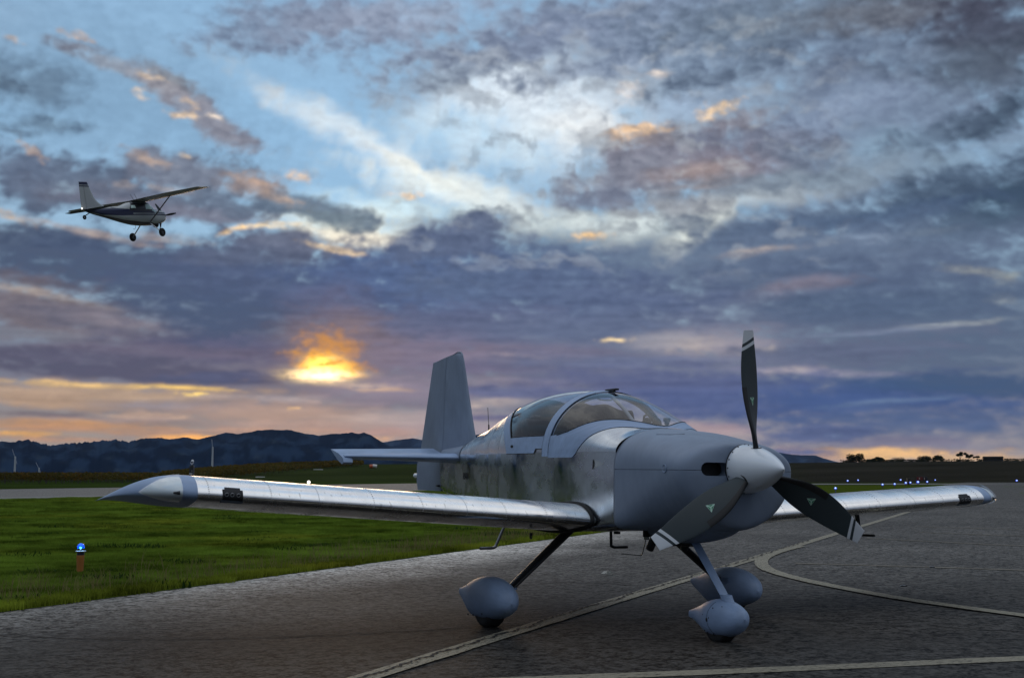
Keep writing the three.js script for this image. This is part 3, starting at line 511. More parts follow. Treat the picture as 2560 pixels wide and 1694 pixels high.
  for (const b of [0.13, -0.13]) part('exhaust_pipe', [tube([A(1.22, 0.76, b), A(1.29, 0.69, b * 1.1), A(1.355, 0.595, b * 1.15)], 0.03, 14), new THREE.RingGeometry(0.024, 0.031, 14).rotateX(Math.PI / 2).translate(...A(1.356, 0.594, b * 1.15))], MAT.black, lower);
}

// ---- cabin and fuselage ----
const fw = curve([[1.285, 0.478], [1.45, 0.501], [1.6, 0.517], [2.0, 0.546], [2.4, 0.555], [2.8, 0.545], [3.2, 0.492], [3.6, 0.42], [4.2, 0.312], [4.75, 0.212], [5.2, 0.14], [5.54, 0.082]]);
const LH = 1.29;
const deckTop = line([[1.2, 0.174], [1.285, 0.177], [1.6, 0.208], [1.9, 0.215], [2.05, 0.16], [2.12, 0.0]]);
const canTop = curve([[1.30, 0.11], [1.36, 0.165], [1.45, 0.222], [1.57, 0.288], [1.68, 0.343], [1.83, 0.409], [2.0, 0.462], [2.2, 0.499], [2.5, 0.523], [2.89, 0.521], [3.25, 0.487], [3.57, 0.418], [3.83, 0.360], [4.03, 0.297], [4.2, 0.262], [4.42, 0.223], [4.6, 0.178], [4.83, 0.124], [5.1, 0.10], [5.54, 0.085]]);
function polar(a, w, H, n) { return Math.pow(pw(Math.sin(a) / w, n) + pw(Math.max(Math.cos(a), 0.02) / H, n), -1 / n); }
function cabin(s, a, off = 0, deckOnly = false) {           // a: angle from straight up, towards the right wing
  const w = fw(s); let r;
  if (Math.abs(a) > Math.PI / 2) r = w / Math.abs(Math.sin(a));
  else { const rc = deckOnly ? 0 : polar(a, w, canTop(s), 2.02), rd = s < 2.12 ? polar(a, w, Math.max(deckTop(s), 0.02), 2.0 + 0.3 * sstep(1.3, 1.6, s)) : 0, d = rc - rd, k = 0.012; r = deckOnly ? rd : Math.max(rc, rd) + (s < 2.12 ? Math.max(k - Math.abs(d), 0) ** 2 / (4 * k) : 0); }
  r += off; return A(s, LH + r * Math.cos(a), r * Math.sin(a));
}
const D = Math.PI / 180, SILL = 76 * D;
const glassFront = curve([[0, 1.405], [20, 1.425], [40, 1.50], [52, 1.60], [62, 1.74], [70, 1.885], [74, 1.99], [76, 2.09]].map(([a, s]) => [a * D, s]));
const fairFront = curve([[0, 1.325], [20, 1.335], [40, 1.375], [55, 1.445], [68, 1.555], [78, 1.665], [90, 1.775], [96, 1.86]].map(([a, s]) => [a * D, s]));
const BOW0 = a => 2.155 + 0.02 * Math.abs(a), BOW1 = a => 2.255 + 0.02 * Math.abs(a);
const glassAft = a => 2.93 + 0.58 * Math.pow(Math.cos(Math.min(Math.abs(a) / SILL, 1) * Math.PI / 2), 1.1), skirtAft = a => 3.00 + 0.62 * Math.pow(Math.max(Math.cos(a), 0), 1.2);
const patch = (s0, s1, a0, a1, nu, nv, off = 0, su = 1, sv = 2) => grid((u, v) => { const a = mix(a0, a1, v); return cabin(mix(s0(a), s1(a), u), a, off); }, nu, nv, su, sv);
const K = c => () => c;
// glass
const shield = part('windshield', patch(a => Math.min(glassFront(Math.abs(a)), BOW0(a)), BOW0, -SILL, SILL, 40, 64), MAT.glass, plane);
const canopy = part('canopy', patch(BOW1, glassAft, -SILL, SILL, 36, 64), MAT.glass, plane);
// painted frames round it
part('windshield_fairing', patch(a => fairFront(Math.abs(a)), a => Math.abs(a) > SILL ? BOW0(a) : Math.min(glassFront(Math.abs(a)), BOW0(a)), -94 * D, 94 * D, 26, 96, 0.004), MAT.primerLight, plane);
part('canopy_bow', [patch(BOW0, BOW1, -93 * D, 93 * D, 4, 64, 0.007), patch(a => BOW0(a) - 0.002, a => BOW1(a) + 0.002, -93 * D, 93 * D, 2, 48, -0.014)], MAT.primerLight, plane);
{
  const lowA = s => s < 2.40 ? 86.5 * D : s < 2.43 ? mix(86.5, 90, (s - 2.40) / 0.03) * D : 90.2 * D;      // the stepped lower edge
  const side = q => grid((u, v) => { const s = mix(2.288, 3.0, u), a = mix(SILL, lowA(s), v); return cabin(s, q * a, 0.006); }, 60, 6, 0.8, 0.2);
  part('canopy_skirt', [side(1), side(-1), patch(glassAft, skirtAft, -90.2 * D, 90.2 * D, 6, 72, 0.006)], MAT.primerLight, canopy);
  part('canopy_edge', [1, -1].map(q => tube([2.288, 2.33, 2.38, 2.40, 2.43, 2.6, 2.8, 3.0].map(s => cabin(s, q * (lowA(s) + 0.004), 0.004)), 0.0035, 5, 60)), MAT.dark, canopy);
  part('glass_seal', [...[1, -1].map(q => tube([2.29, 2.5, 2.75, 2.93].map(s => cabin(s, q * SILL, 0.006)), 0.004, 5, 30)), tube(Array.from({ length: 25 }, (_, i) => { const a = mix(-SILL, SILL, i / 24); return cabin(glassAft(a), a, 0.006); }), 0.004, 5, 90)], MAT.dark, canopy);
  part('bow_joint', tube(Array.from({ length: 33 }, (_, i) => { const a = mix(-92 * D, 92 * D, i / 32); return cabin(BOW1(a) + 0.002, a, 0.005); }), 0.003, 5, 90), MAT.dark, canopy);
  part('glass_seal', tube(Array.from({ length: 49 }, (_, i) => { const a = mix(-SILL, SILL, i / 48); return cabin(Math.min(glassFront(Math.abs(a)), BOW0(a)), a, 0.005); }), 0.0035, 5, 140), MAT.dark, shield);
  const la = cabin(2.86, 84 * D, 0.010); part('latch', ball(0, 0, 0, 0.022).scale(1.1, 0.55, 0.25).translate(...la), MAT.dark, canopy);
  part('canopy_handle', tube([A(2.30, 1.785, 0.075), A(2.27, 1.735, 0.07), A(2.26, 1.725, 0.04), A(2.26, 1.725, -0.04), A(2.27, 1.735, -0.07), A(2.30, 1.785, -0.075)], 0.006, 8, 40), MAT.tubeGrey, canopy);
  part('roof_antenna', [box(AX - 2.16, 1.803, 0, 0.17, 0.016, 0.035, 0.005), box(AX - 2.16, 1.792, 0, 0.09, 0.02, 0.02)], MAT.black, canopy);
}
const bar = part('roll_bar', [tube(Array.from({ length: 25 }, (_, i) => { const a = mix(-88 * D, 88 * D, i / 24); return cabin(2.20, a, -0.030); }), 0.018, 8, 60)], MAT.dark, plane);
part('brace', tube([A(2.19, 1.765, 0), A(1.97, 1.64, 0.0), A(1.74, 1.47, 0.0)], 0.015, 10), MAT.tubeGrey, bar);
// polished skins: deck ahead of the windshield, rear deck, sides and belly, with open joints between them
part('forward_deck', patch(K(1.288), a => fairFront(Math.abs(a)) + 0.01, -90 * D, 90 * D, 14, 72, 0, 0.5, 1.4), MAT.polished, plane);
for (const [s0, s1] of [[0, 3.255], [3.259, 3.605], [3.609, 4.95]]) part('rear_deck', patch(s0 ? K(s0) : a => Math.min(skirtAft(a) - 0.01, 3.25), K(s1), s0 ? -90 * D : -90 * D, 90 * D, 20, 56, 0, s1 - (s0 || 2.95), 1.2), MAT.polished, plane);
part('rear_deck', patch(a => Math.max(3.259, Math.min(skirtAft(a) - 0.01, 3.7)), a => Math.max(3.26, Math.min(skirtAft(a), 3.7)), -60 * D, 60 * D, 2, 40, -0.002), MAT.polished, plane);
const hb = curve([[1.285, 0.737], [1.6, 0.712], [2.0, 0.70], [2.9, 0.70], [3.4, 0.722], [4.5, 0.826], [5.54, 0.930]]), RC = 0.055;
const sideP = (s, v, q) => { const w = fw(s), lo = hb(s), h = mix(LH, lo, v), k = clamp((lo + RC - h) / RC), inset = RC * (1 - Math.sqrt(Math.max(0, 1 - k * k))); return A(s, h, q * (w - inset * 0.8 - 0.012 * v + 0.022 * (1 - sstep(1.3, 1.9, s)) * Math.sin(Math.PI * clamp(v * 1.05)))); };
for (const q of [1, -1]) {
  for (const [s0, s1] of [[1.288, 2.098], [2.101, 3.253], [3.257, 3.603], [3.607, 5.535]]) part('side_skin', grid((u, v) => sideP(mix(s0, s1, u), v < 0.8 ? v / 0.8 * 0.88 : mix(0.88, 1, (v - 0.8) / 0.2), q), 24, 28, s1 - s0, 0.6), MAT.polished, plane);
}
for (const q of [1, -1]) part('side_skin', grid((u, v) => cabin(mix(2.1, 3.05, u), q * mix(80, 90.3, v) * D, -0.0015), 20, 5, 1, 0.2), MAT.polished, plane);
part('belly_skin', grid((u, v) => { const s = mix(1.288, 5.535, u), p = sideP(s, 1, 1); return A(s, hb(s), mix(-1, 1, v) * p[2]); }, 40, 4, 4, 1), MAT.polished, plane);
part('firewall', grid((u, v) => { const p = cowlPoint(1.289, u * 2 * Math.PI), c = A(1.289, SEAM, 0); return [p[0], mix(c[1], p[1], v * 0.99), mix(0, p[2], v * 0.99)]; }, 60, 2), MAT.dark, plane);
{ // side vent: ramp and dark mouth
  const q = (s, h) => { const p = sideP(s, (LH - h) / (LH - hb(s)), 1); return [p[0], p[1], p[2] + 0.002]; };
  const ramp = new THREE.BufferGeometry(), mouth = new THREE.BufferGeometry(), tri = (g, pts, ix) => { g.setAttribute('position', new THREE.Float32BufferAttribute(pts.flat(), 3)); g.setAttribute('uv', new THREE.Float32BufferAttribute(pts.map(() => [0, 0]).flat(), 2)); g.setIndex(ix); g.computeVertexNormals(); };
  tri(ramp, [q(1.40, 1.205), q(1.47, 1.222), q(1.545, 1.236), q(1.545, 1.165), q(1.47, 1.188)], [0, 1, 4, 1, 2, 4, 2, 3, 4]); part('vent_ramp', ramp, MAT.panelMetal, plane);
  const arc = Array.from({ length: 9 }, (_, i) => { const t = i / 8 * Math.PI - Math.PI / 2; const p = q(1.548 - 0.024 * Math.cos(t), 1.2 + 0.037 * Math.sin(t)); return [p[0], p[1], p[2] + 0.002]; }); tri(mouth, arc, [0, 1, 2, 0, 2, 3, 0, 3, 4, 0, 4, 5, 0, 5, 6, 0, 6, 7, 0, 7, 8]); part('vent_mouth', mouth, MAT.dark, plane);
}
{ // registration letters
  const font = await new FontLoader().loadAsync('fonts/droid/droid_sans_bold.typeface.json'), t = new TextGeometry('N54RV', { font, size: 0.062, depth: 0.001, curveSegments: 3 }); t.computeBoundingBox(); t.translate(-t.boundingBox.max.x / 2, 0, 0); t.scale(0.82, 1, 1);
  const p = t.attributes.position; for (let i = 0; i < p.count; i++) { const s = 4.46 - p.getX(i), h = 1.062 + p.getY(i), w = sideP(s, (LH - h) / (LH - hb(s)), 1); p.setXYZ(i, w[0], h, w[2] + 0.0025 + p.getZ(i)); } t.computeVertexNormals(); part('registration', t, MAT.dark, plane);
}
part('glareshield', [grid((u, v) => cabin(mix(1.42, 1.80, u), mix(-80, 80, v) * D, -0.008, true), 10, 36), grid((u, v) => { const p = cabin(1.80, mix(-80, 80, u) * D, -0.008, true); return [p[0], mix(p[1], 1.15, v), p[2]]; }, 36, 3)], MAT.seat, plane);
part('cabin_lining', [grid((u, v) => { const p = cabin(3.35, mix(-88, 88, u) * D, -0.03); return [p[0] , mix(1.1, p[1], v), p[2]]; }, 36, 3), ...[1, -1].map(q => grid((u, v) => { const p = sideP(mix(1.7, 3.3, u), v * 0.9 - 0.12, q); return [p[0], p[1], p[2] - q * 0.015]; }, 10, 4)), grid((u, v) => A(mix(1.4, 3.35, u), 0.80, mix(-0.5, 0.5, v)), 4, 4)], MAT.seat, plane);
for (const b of [0.26, -0.26]) { const s = part('seat', [box(0, 0.30, 0, 0.10, 0.62, 0.42, 0.045).rotateZ(0.20).translate(AX - 2.72, 0.98, b), box(AX - 2.45, 0.99, b, 0.50, 0.12, 0.42, 0.04)], MAT.seat, plane); part('headrest', box(AX - 2.87, 1.555, b, 0.07, 0.12, 0.22, 0.03), MAT.seat, s); }

// ---- wings ----
const AF_T = 0.140, CH = 1.47;
function foil(t) { const x = 0.5 * (1 + Math.cos(2 * Math.PI * t)), yt = AF_T / 0.2 * (0.2969 * Math.sqrt(x) - 0.126 * x - 0.3516 * x * x + 0.2843 * x ** 3 - 0.1036 * x ** 4), m = 0.2025, k = 15.957, yc = x < m ? k / 6 * (x ** 3 - 3 * m * x * x + m * m * (3 - m) * x) : k * m ** 3 / 6 * (1 - x); return [x, (t < 0.5 ? yt : -yt) + yc]; }
const LEs = 1.53, leH = b => 0.795 + 0.0605 * (b - 0.53), INC = Math.tan(2.2 * D);
const wingP = (t, b, q, off = 0) => { const [x, y] = foil(t), k = 1 + off * 8; return A(LEs + x * CH - off * (1 - x), leH(b) + y * CH * k - x * CH * INC, q * b); };
const tipLE = k => LEs + 1.42 * (1 - Math.sqrt(Math.max(0, 1 - k ** 3)));
const tipP = (t, k, q, off = 0) => { const [x, y0] = foil(t), y = y0 * Math.pow(Math.max(0, 1 - Math.pow(Math.min(k, 1), 2.2)), 0.62), b = 3.37 + 0.44 * k, s0 = tipLE(k), c = 3.0 - s0, s = s0 + x * c, o = off / Math.max(c, 0.2); return A(s - off * Math.max(0, 1 - x * 6), leH(b) + (y + sgn(0.5 - t) * o * Math.min(1, x * 12)) * c - (s - LEs) * INC - 0.055 * k * k * (s - LEs) / 1.47, q * b); };
const RB = [0.43, 3.37], FL = 0.1583;                       // foil parameter where the control surfaces begin (78 % chord)
for (const q of [1, -1]) {
  const w = part('wing', grid((u, v) => wingP(mix(FL, 1 - FL, u), mix(RB[0], RB[1], v), q), 72, 30, 1.0, 2.87), MAT.wing, plane);
  for (const b of [1.52, 2.58]) part('leading_edge_seam', grid((u, v) => wingP(mix(0.30, 0.56, u), b + 0.004 * v, q, 0.0006), 20, 1), MAT.panelMetal, w);
  part('rear_spar', grid((u, v) => { const a = wingP(FL, mix(...RB, v), q), c = wingP(1 - FL, mix(...RB, v), q); return [a[0], mix(a[1], c[1], u), a[2]]; }, 2, 4), MAT.dark, w);
  for (const [name, b0, b1] of [['flap', 0.57, 1.98], ['aileron', 1.99, 3.36]]) part(name, [grid((u, v) => { const p = wingP(mix(0, FL - 0.004, u), mix(b0, b1, v), q); return p; }, 10, 8, 0.3, b1 - b0), grid((u, v) => wingP(mix(1 - FL + 0.004, 1, u), mix(b0, b1, v), q), 10, 8, 0.3, b1 - b0)], MAT.wing, w);
  part('root_seal', tube(Array.from({ length: 40 }, (_, i) => wingP(mix(0.20, 0.80, i / 39), 0.528, q)), 0.018, 7, 160), MAT.rubber, w);
  part('rib_rivets', mergeGeometries([0.9, 1.22, 1.85, 2.2, 2.9, 3.3].flatMap(b => Array.from({ length: 16 }, (_, i) => { const p = wingP(mix(0.33, 0.515, i / 15), b, q, 0.0004); return new THREE.SphereGeometry(0.0045, 5, 3).scale(1, 0.5, 1).translate(...p); }))), MAT.steel, w).userData.kind = 'stuff';
  // tip fairing with its light behind a clear cover
  const tip = part('wing_tip', grid((u, v) => tipP(u, v < 0.96 ? Math.sin(v / 0.96 * Math.PI / 2) * 0.995 : mix(0.995, 0.9995, (v - 0.96) / 0.04), q), 72, 44, 1.2, 0.5), MAT.primerLight, plane);
  const lens = (grow, off) => grid((u, v) => { const k = mix(0.215 - grow * 0.05, 0.70 + grow * 0.12, u), hw = (0.098 + grow * 0.06) * Math.pow(Math.max(1 - Math.pow(u, 2.2), 0), 0.7); return tipP(0.497 + (v * 2 - 1) * hw, k, q, off); }, 26, 20);
  part('light_recess', lens(0, 0.003), MAT.lens, tip); part('light_cover', lens(0.02, 0.020), MAT.glass, tip); part('cover_rim', lens(0.18, 0.0015), MAT.lensRim, tip);
  { const p = tipP(0.50, 0.25, q, 0.0); part('position_light', [rod([p[0] + 0.003, p[1], p[2]], [p[0] + 0.002, p[1], p[2] + q * 0.040], 0.013, 0.005, 12)], MAT.black, tip); }
  // landing light let into the leading edge
  const lt = (t0, t1, b0, b1, off) => grid((u, v) => wingP(mix(t0, t1, u), mix(b0, b1, v), q, off), 14, 6);
  const ll = part('landing_light', [lt(0.462, 0.535, 3.085, 3.215, 0.003), lt(0.45, 0.463, 3.10, 3.20, 0.003)], MAT.dark, w);
  for (const b of [3.115, 3.155, 3.19]) { const p = wingP(0.492, b, q, 0.005); const d = new THREE.TorusGeometry(0.011, 0.0025, 6, 16).rotateY(Math.PI / 2).rotateZ(-0.3).translate(...p); part('lamp', d, MAT.steel, ll); }
  part('light_frame', lt(0.535, 0.565, 3.08, 3.22, 0.003), MAT.primer, ll);
}

// ---- tail ----
const sym = (t, th) => { const x = 0.5 * (1 + Math.cos(2 * Math.PI * t)), y = th / 0.2 * (0.2969 * Math.sqrt(x) - 0.126 * x - 0.3516 * x * x + 0.2843 * x ** 3 - 0.1036 * x ** 4); return [x, t < 0.5 ? y : -y]; };
const finLE = curve([[1.27, 4.66], [1.34, 4.76], [1.42, 4.815], [1.9, 5.015], [2.26, 5.155], [2.32, 5.19], [2.355, 5.23], [2.368, 5.28]]), rudTE = line([[0.93, 6.36], [1.015, 6.40], [1.2, 6.405], [1.36, 6.305], [2.30, 5.99], [2.37, 5.97]]);
const HINGE = 5.54;
{ // one symmetrical section runs from the fin's nose to the rudder's edge
  const sec = (s, h) => { const a = Math.min(finLE(h), 5.5), c = Math.max(rudTE(h) - a, 0.2), x = clamp((s - a) / c), th = 0.085, y = th / 0.2 * (0.2969 * Math.sqrt(x) - 0.126 * x - 0.3516 * x * x + 0.2843 * x ** 3 - 0.1036 * x ** 4); return y * c * Math.min(1, Math.sqrt(Math.max(0, 2.372 - h) / 0.035) * 0.9 + 0.1); };
  const topH = s => line([[5.15, 2.26], [5.19, 2.33], [5.23, 2.362], [5.29, 2.367], [5.36, 2.345], [5.99, 2.30], [6.4, 2.28]])(s);
  const sheet = (s0, s1, h0, h1, nu, nv) => [1, -1].map(q => grid((u, v) => { let h = mix(h0, h1, v), s = mix(s0(h), s1(h), u * u * (u < 0.5 ? 1 : 1)); h = Math.min(h, topH(s)); return A(s, h, q * (sec(s, h) + 0.0005)); }, nu, nv, 0.8, 1));
  part('fin', sheet(h => Math.min(finLE(h), 5.4), K(HINGE - 0.003), 1.26, 2.37, 24, 40), MAT.primer, plane);
  const rud = part('rudder', [...sheet(K(HINGE + 0.003), h => rudTE(h), 0.93, 2.37, 16, 44), ...[1, -1].map(q => grid((u, v) => { const s = mix(HINGE, 6.36, u), h0 = mix(0.93, 1.0, u); return A(s, mix(h0, h0 - 0.0, v), q * v * sec(s, 1.0)); }, 8, 2))], MAT.primer, plane);
  part('tail_light', [ball(0, 0, 0, 0.028).scale(1.6, 0.9, 0.9).translate(...A(6.44, 1.085, 0))], MAT.lens, rud);
  part('tail_tip', grid((u, v) => { const s = mix(5.18, 6.0, v), h = topH(s), w = sec(s, h - 0.012); const a = mix(-1, 1, u); return A(s, h + 0.006 * (1 - a * a), a * w); }, 8, 30), MAT.primer, plane);
  part('rudder_horn', [box(AX - 5.6, 0.985, 0, 0.05, 0.02, 0.18, 0.005)], MAT.black, rud);
  part('tail_fairing', [patch(K(4.70), K(5.532), -98 * D, 98 * D, 20, 40, 0.004)], MAT.primer, plane);
}
const stLE = b => 4.715 + 0.46 * (b - 0.15), stH = 1.268, ST_H = 5.36;
for (const q of [1, -1]) {
  const th = (s, b) => { const a = stLE(b), c = 5.62 - a, x = clamp((s - a) / c); return 0.10 / 0.2 * (0.2969 * Math.sqrt(x) - 0.126 * x - 0.3516 * x * x + 0.2843 * x ** 3 - 0.1036 * x ** 4) * c * 1.08; };
  part('stabilizer', [1, -1].map(k => grid((u, v) => { const b = mix(0.08, 1.205, v), s = mix(stLE(b), ST_H - 0.004, u * u); return A(s, stH + k * (th(s, b) + 0.0003), q * b); }, 20, 14, 0.6, 1.1)), MAT.primerLight, plane);
  part('stabilizer_tip', grid((u, v) => { const s = mix(stLE(1.205), ST_H, v * v), a = mix(-1, 1, u); return A(s, stH + a * th(s, 1.205), q * (1.205 + 0.022 * Math.sqrt(1 - a * a))); }, 8, 16), MAT.primerLight, plane);
  const up = 17 * D, el = (dx, dy, b) => A(ST_H + dx * Math.cos(up) + dy * Math.sin(up) * -1, stH + dx * Math.sin(up) + dy * Math.cos(up), q * b);
  const eth = (dx, c) => 0.030 * Math.pow(clamp(1 - dx / c), 0.9) + 0.0015, ec = b => mix(0.36, 0.245, (b - 0.1) / 1.15);
  const e = part('elevator', [...[1, -1].map(k => grid((u, v) => { const b = mix(0.10, 1.25, v), c = ec(b), dx = mix(0, c, u); return el(dx, k * eth(dx, c), b); }, 10, 12, 0.3, 1.1)), grid((u, v) => { const a = (u - 0.5) * Math.PI; return el(-0.028 * Math.cos(a), 0.030 * Math.sin(a), mix(0.10, 1.25, v)); }, 8, 4, 0.1, 1)], MAT.primerLight, plane);
  part('balance_horn', [...[1, -1].map(k => grid((u, v) => { const dx = mix(-0.20, 0.02, u), t = 0.034 * Math.sqrt(clamp((dx + 0.20) / 0.05)); return el(dx, k * t, mix(1.155, 1.25, v)); }, 10, 3, 0.2, 0.1)), grid((u, v) => { const dx = mix(-0.20, ec(1.25), u), t = dx < 0.02 ? 0.034 * Math.sqrt(clamp((dx + 0.20) / 0.05)) : eth(dx, ec(1.25)); return el(dx, mix(-t, t, v), 1.25); }, 16, 2, 0.4, 0.1)], MAT.primerLight, e);
}
part('whip_antenna', [rod(A(4.50, 1.47, 0), A(4.515, 1.592, 0), 0.0075), rod(A(4.515, 1.592, 0), A(4.545, 1.762, 0), 0.0028)], MAT.black, plane);

// ---- spinner and propeller ----
{
  const prof = [], N = 34; for (let i = 0; i <= N; i++) { const x = i / N; prof.push(new THREE.Vector2(0.163 * Math.pow(1 - Math.pow(1 - x, 1.75), 0.86), 0.40 * (1 - x))); } prof[0].x = 0.0001; prof.push(new THREE.Vector2(0.0001, 0));
  const toNose = g => g.rotateZ(-Math.PI / 2).translate(AX - 0.40, 1.178, 0);
  const sp = part('spinner', toNose(new THREE.LatheGeometry(prof, 64)), MAT.spinner, plane);
  part('spinner_plate', toNose(new THREE.CylinderGeometry(0.164, 0.164, 0.012, 48).translate(0, -0.004, 0)), MAT.dark, plane);
  const scr = []; const rad = d => 0.163 * Math.pow(1 - Math.pow(1 - (1 - d / 0.40), 1.75), 0.86);
  for (let k = 0; k < 18; k++) for (const d of (k % 6 === 0 ? [0.02, 0.06] : [0.02])) { const a = k / 18 * 2 * Math.PI + 0.15, r = rad(d); scr.push(new THREE.SphereGeometry(0.0052, 6, 4).translate(AX - 0.40 + d, 1.178 + r * Math.cos(a), r * Math.sin(a))); }
  for (const g of scr) part('spinner_screw', g, MAT.dark, sp);
  const hub = V(...A(0.285, 1.178, 0)), X = V(1, 0, 0), tips = [[0.28, 2.09, 0.078], [0.29, 0.686, 0.768], [0.225, 0.7495, -0.83]];
  const chord = curve([[0.10, 0.075], [0.16, 0.10], [0.25, 0.142], [0.38, 0.192], [0.52, 0.208], [0.68, 0.19], [0.80, 0.158], [0.90, 0.125], [1, 0.095]]), pitch = curve([[0.10, 58], [0.25, 44], [0.4, 32], [0.6, 23], [0.8, 17], [1, 14]]), thick = curve([[0.1, 0.055], [0.2, 0.036], [0.4, 0.021], [0.7, 0.012], [1, 0.006]]), sweep = curve([[0.1, 0], [0.35, 0.012], [0.6, 0.012], [0.8, 0], [1, -0.02]]);
  for (const [s, h, b] of tips) {
    const T = V(...A(s, h, b)), er = T.clone().sub(hub), L = er.length() / 0.985; er.normalize(); const ft = X.clone().addScaledVector(er, -X.dot(er)).normalize(), tg = ft.clone().cross(er);
    const P = (r, c, k, off = 0) => {                          // r 0..1 along, c -0.5 (trailing) .. 0.5 (leading), k the face
      r -= c * 0.055 * sstep(0.6, 0.8, r) * (1 - sstep(0.91, 0.98, r)); const be = pitch(r) * D, w = chord(r), e = tg.clone().multiplyScalar(Math.cos(be)).addScaledVector(ft, Math.sin(be)), n = ft.clone().multiplyScalar(Math.cos(be)).addScaledVector(tg, -Math.sin(be));
      const y = thick(r) * Math.sqrt(Math.max(0, 1 - (2 * c) ** 2)) * (k > 0 ? 0.62 : 0.38) * (1 - 0.35 * (0.5 - c)); const p = hub.clone().addScaledVector(er, r * L).addScaledVector(e, c * w + sweep(r)).addScaledVector(n, k * y + Math.sign(k) * off); return [p.x, p.y, p.z];
    };
    const slab = (r0, r1, nr, c0 = -0.5, c1 = 0.5, off = 0) => [1, -1].map(k => grid((u, v) => P(mix(r0, r1, v), mix(c0, c1, 0.5 - 0.5 * Math.cos(u * Math.PI)), k, off), 22, nr, 0.2, r1 - r0));
    const bl = part('propeller_blade', slab(0.10, 0.862, 44), MAT.blade, plane);
    part('tip_stripe', slab(0.862, 0.888, 3), MAT.bladeWhite, bl); part('tip_stripe', slab(0.888, 0.912, 3), MAT.blade, bl);
    part('blade_tip', [...slab(0.912, 0.985, 6), grid((u, v) => P(0.985, mix(-0.5, 0.5, u), mix(-1, 1, v) || 0.01), 12, 2)], MAT.bladeWhite, bl);
    part('blade_edge_guard', [1, -1].map(k => grid((u, v) => P(mix(0.11, 0.58, v), mix(0.27, 0.5, u), k, 0.0012), 8, 30)), MAT.bladeEdge, bl);
    part('blade_root', rod([hub.x, hub.y, hub.z], P(0.15, 0, 0.01), 0.05, 0.043, 16), MAT.bladeEdge, bl);
    // emblem: a triangle of three green facets with pale outlines
    const E = (x, y, o) => P(0.475 + x, y, 1, 0.0018 + o), c0 = [0, 0], cs = [[0.031, 0.14], [0.031, -0.14], [-0.031, 0]].map(([x, y]) => [x, y]);
    const tri = (pts, o) => { const g = new THREE.BufferGeometry(); g.setAttribute('position', new THREE.Float32BufferAttribute(pts.flatMap(p => E(p[0], p[1], o)), 3)); g.setAttribute('uv', new THREE.Float32BufferAttribute(pts.flatMap(() => [0, 0]), 2)); g.setIndex([0, 1, 2]); g.computeVertexNormals(); return g; };
    part('emblem', tri(cs, 0), MAT.mint, bl);
    const mid = cs.reduce((a, p) => [a[0] + p[0] / 3, a[1] + p[1] / 3], [0, 0]);
    part('emblem_facet', [0, 1, 2].map(i => { const t = [cs[i], cs[(i + 1) % 3], mid], m = t.reduce((a, p) => [a[0] + p[0] / 3, a[1] + p[1] / 3], [0, 0]); return tri(t.map(p => [mix(m[0], p[0], 0.60), mix(m[1], p[1], 0.60)]), 0.0008); }), MAT.green, bl);
  }
}

// ---- landing gear ----
function pant(tab, yaw, place) { // tab: s, top, bottom, half width
  const T = curve(tab.map(r => [r[0], r[1]])), B = curve(tab.map(r => [r[0], r[2]])), W = curve(tab.map(r => [r[0], r[3]])), s0 = tab[0][0], s1 = tab[tab.length - 1][0];
  return grid((u, v) => { const s = mix(s0, s1, v < 0.35 ? (v / 0.35) ** 2 * 0.22 : mix(0.22, 1, (v - 0.35) / 0.65)), a = u * 2 * Math.PI, c = Math.cos(a), d = Math.sin(a), t = T(s), bo = B(s), m = (t + bo) / 2, H = Math.max((t - bo) / 2, 0.001), w = Math.max(W(s), 0.001), n = 2.25, r = Math.pow(pw(d / w, n) + pw(c / H, n), -1 / n); return A(s, m + r * c, place + r * d); }, 48, 44, 0.8, 0.8, true);
}
const tyre = (r, w, s, h, b) => { const pr = []; for (let i = 0; i <= 16; i++) { const a = -Math.PI / 2 + i / 16 * Math.PI; pr.push(new THREE.Vector2(r - w * 0.42 + w * 0.42 * pw(Math.cos(a), 0.7), w / 2 * sgn(Math.sin(a)) * pw(Math.sin(a), 0.7))); } pr.unshift(new THREE.Vector2(0.02, -w * 0.42)); pr.push(new THREE.Vector2(0.02, w * 0.42)); return new THREE.LatheGeometry(pr, 40).rotateX(Math.PI / 2).translate(...A(s, h, b)); };
const MAINP = [[1.705, 0.215, 0.205, 0.002], [1.725, 0.268, 0.165, 0.052], [1.78, 0.315, 0.127, 0.092], [1.9, 0.361, 0.085, 0.120], [2.05, 0.378, 0.062, 0.126], [2.2, 0.363, 0.056, 0.112], [2.35, 0.327, 0.068, 0.078], [2.5, 0.276, 0.132, 0.040], [2.64, 0.240, 0.196, 0.008]];
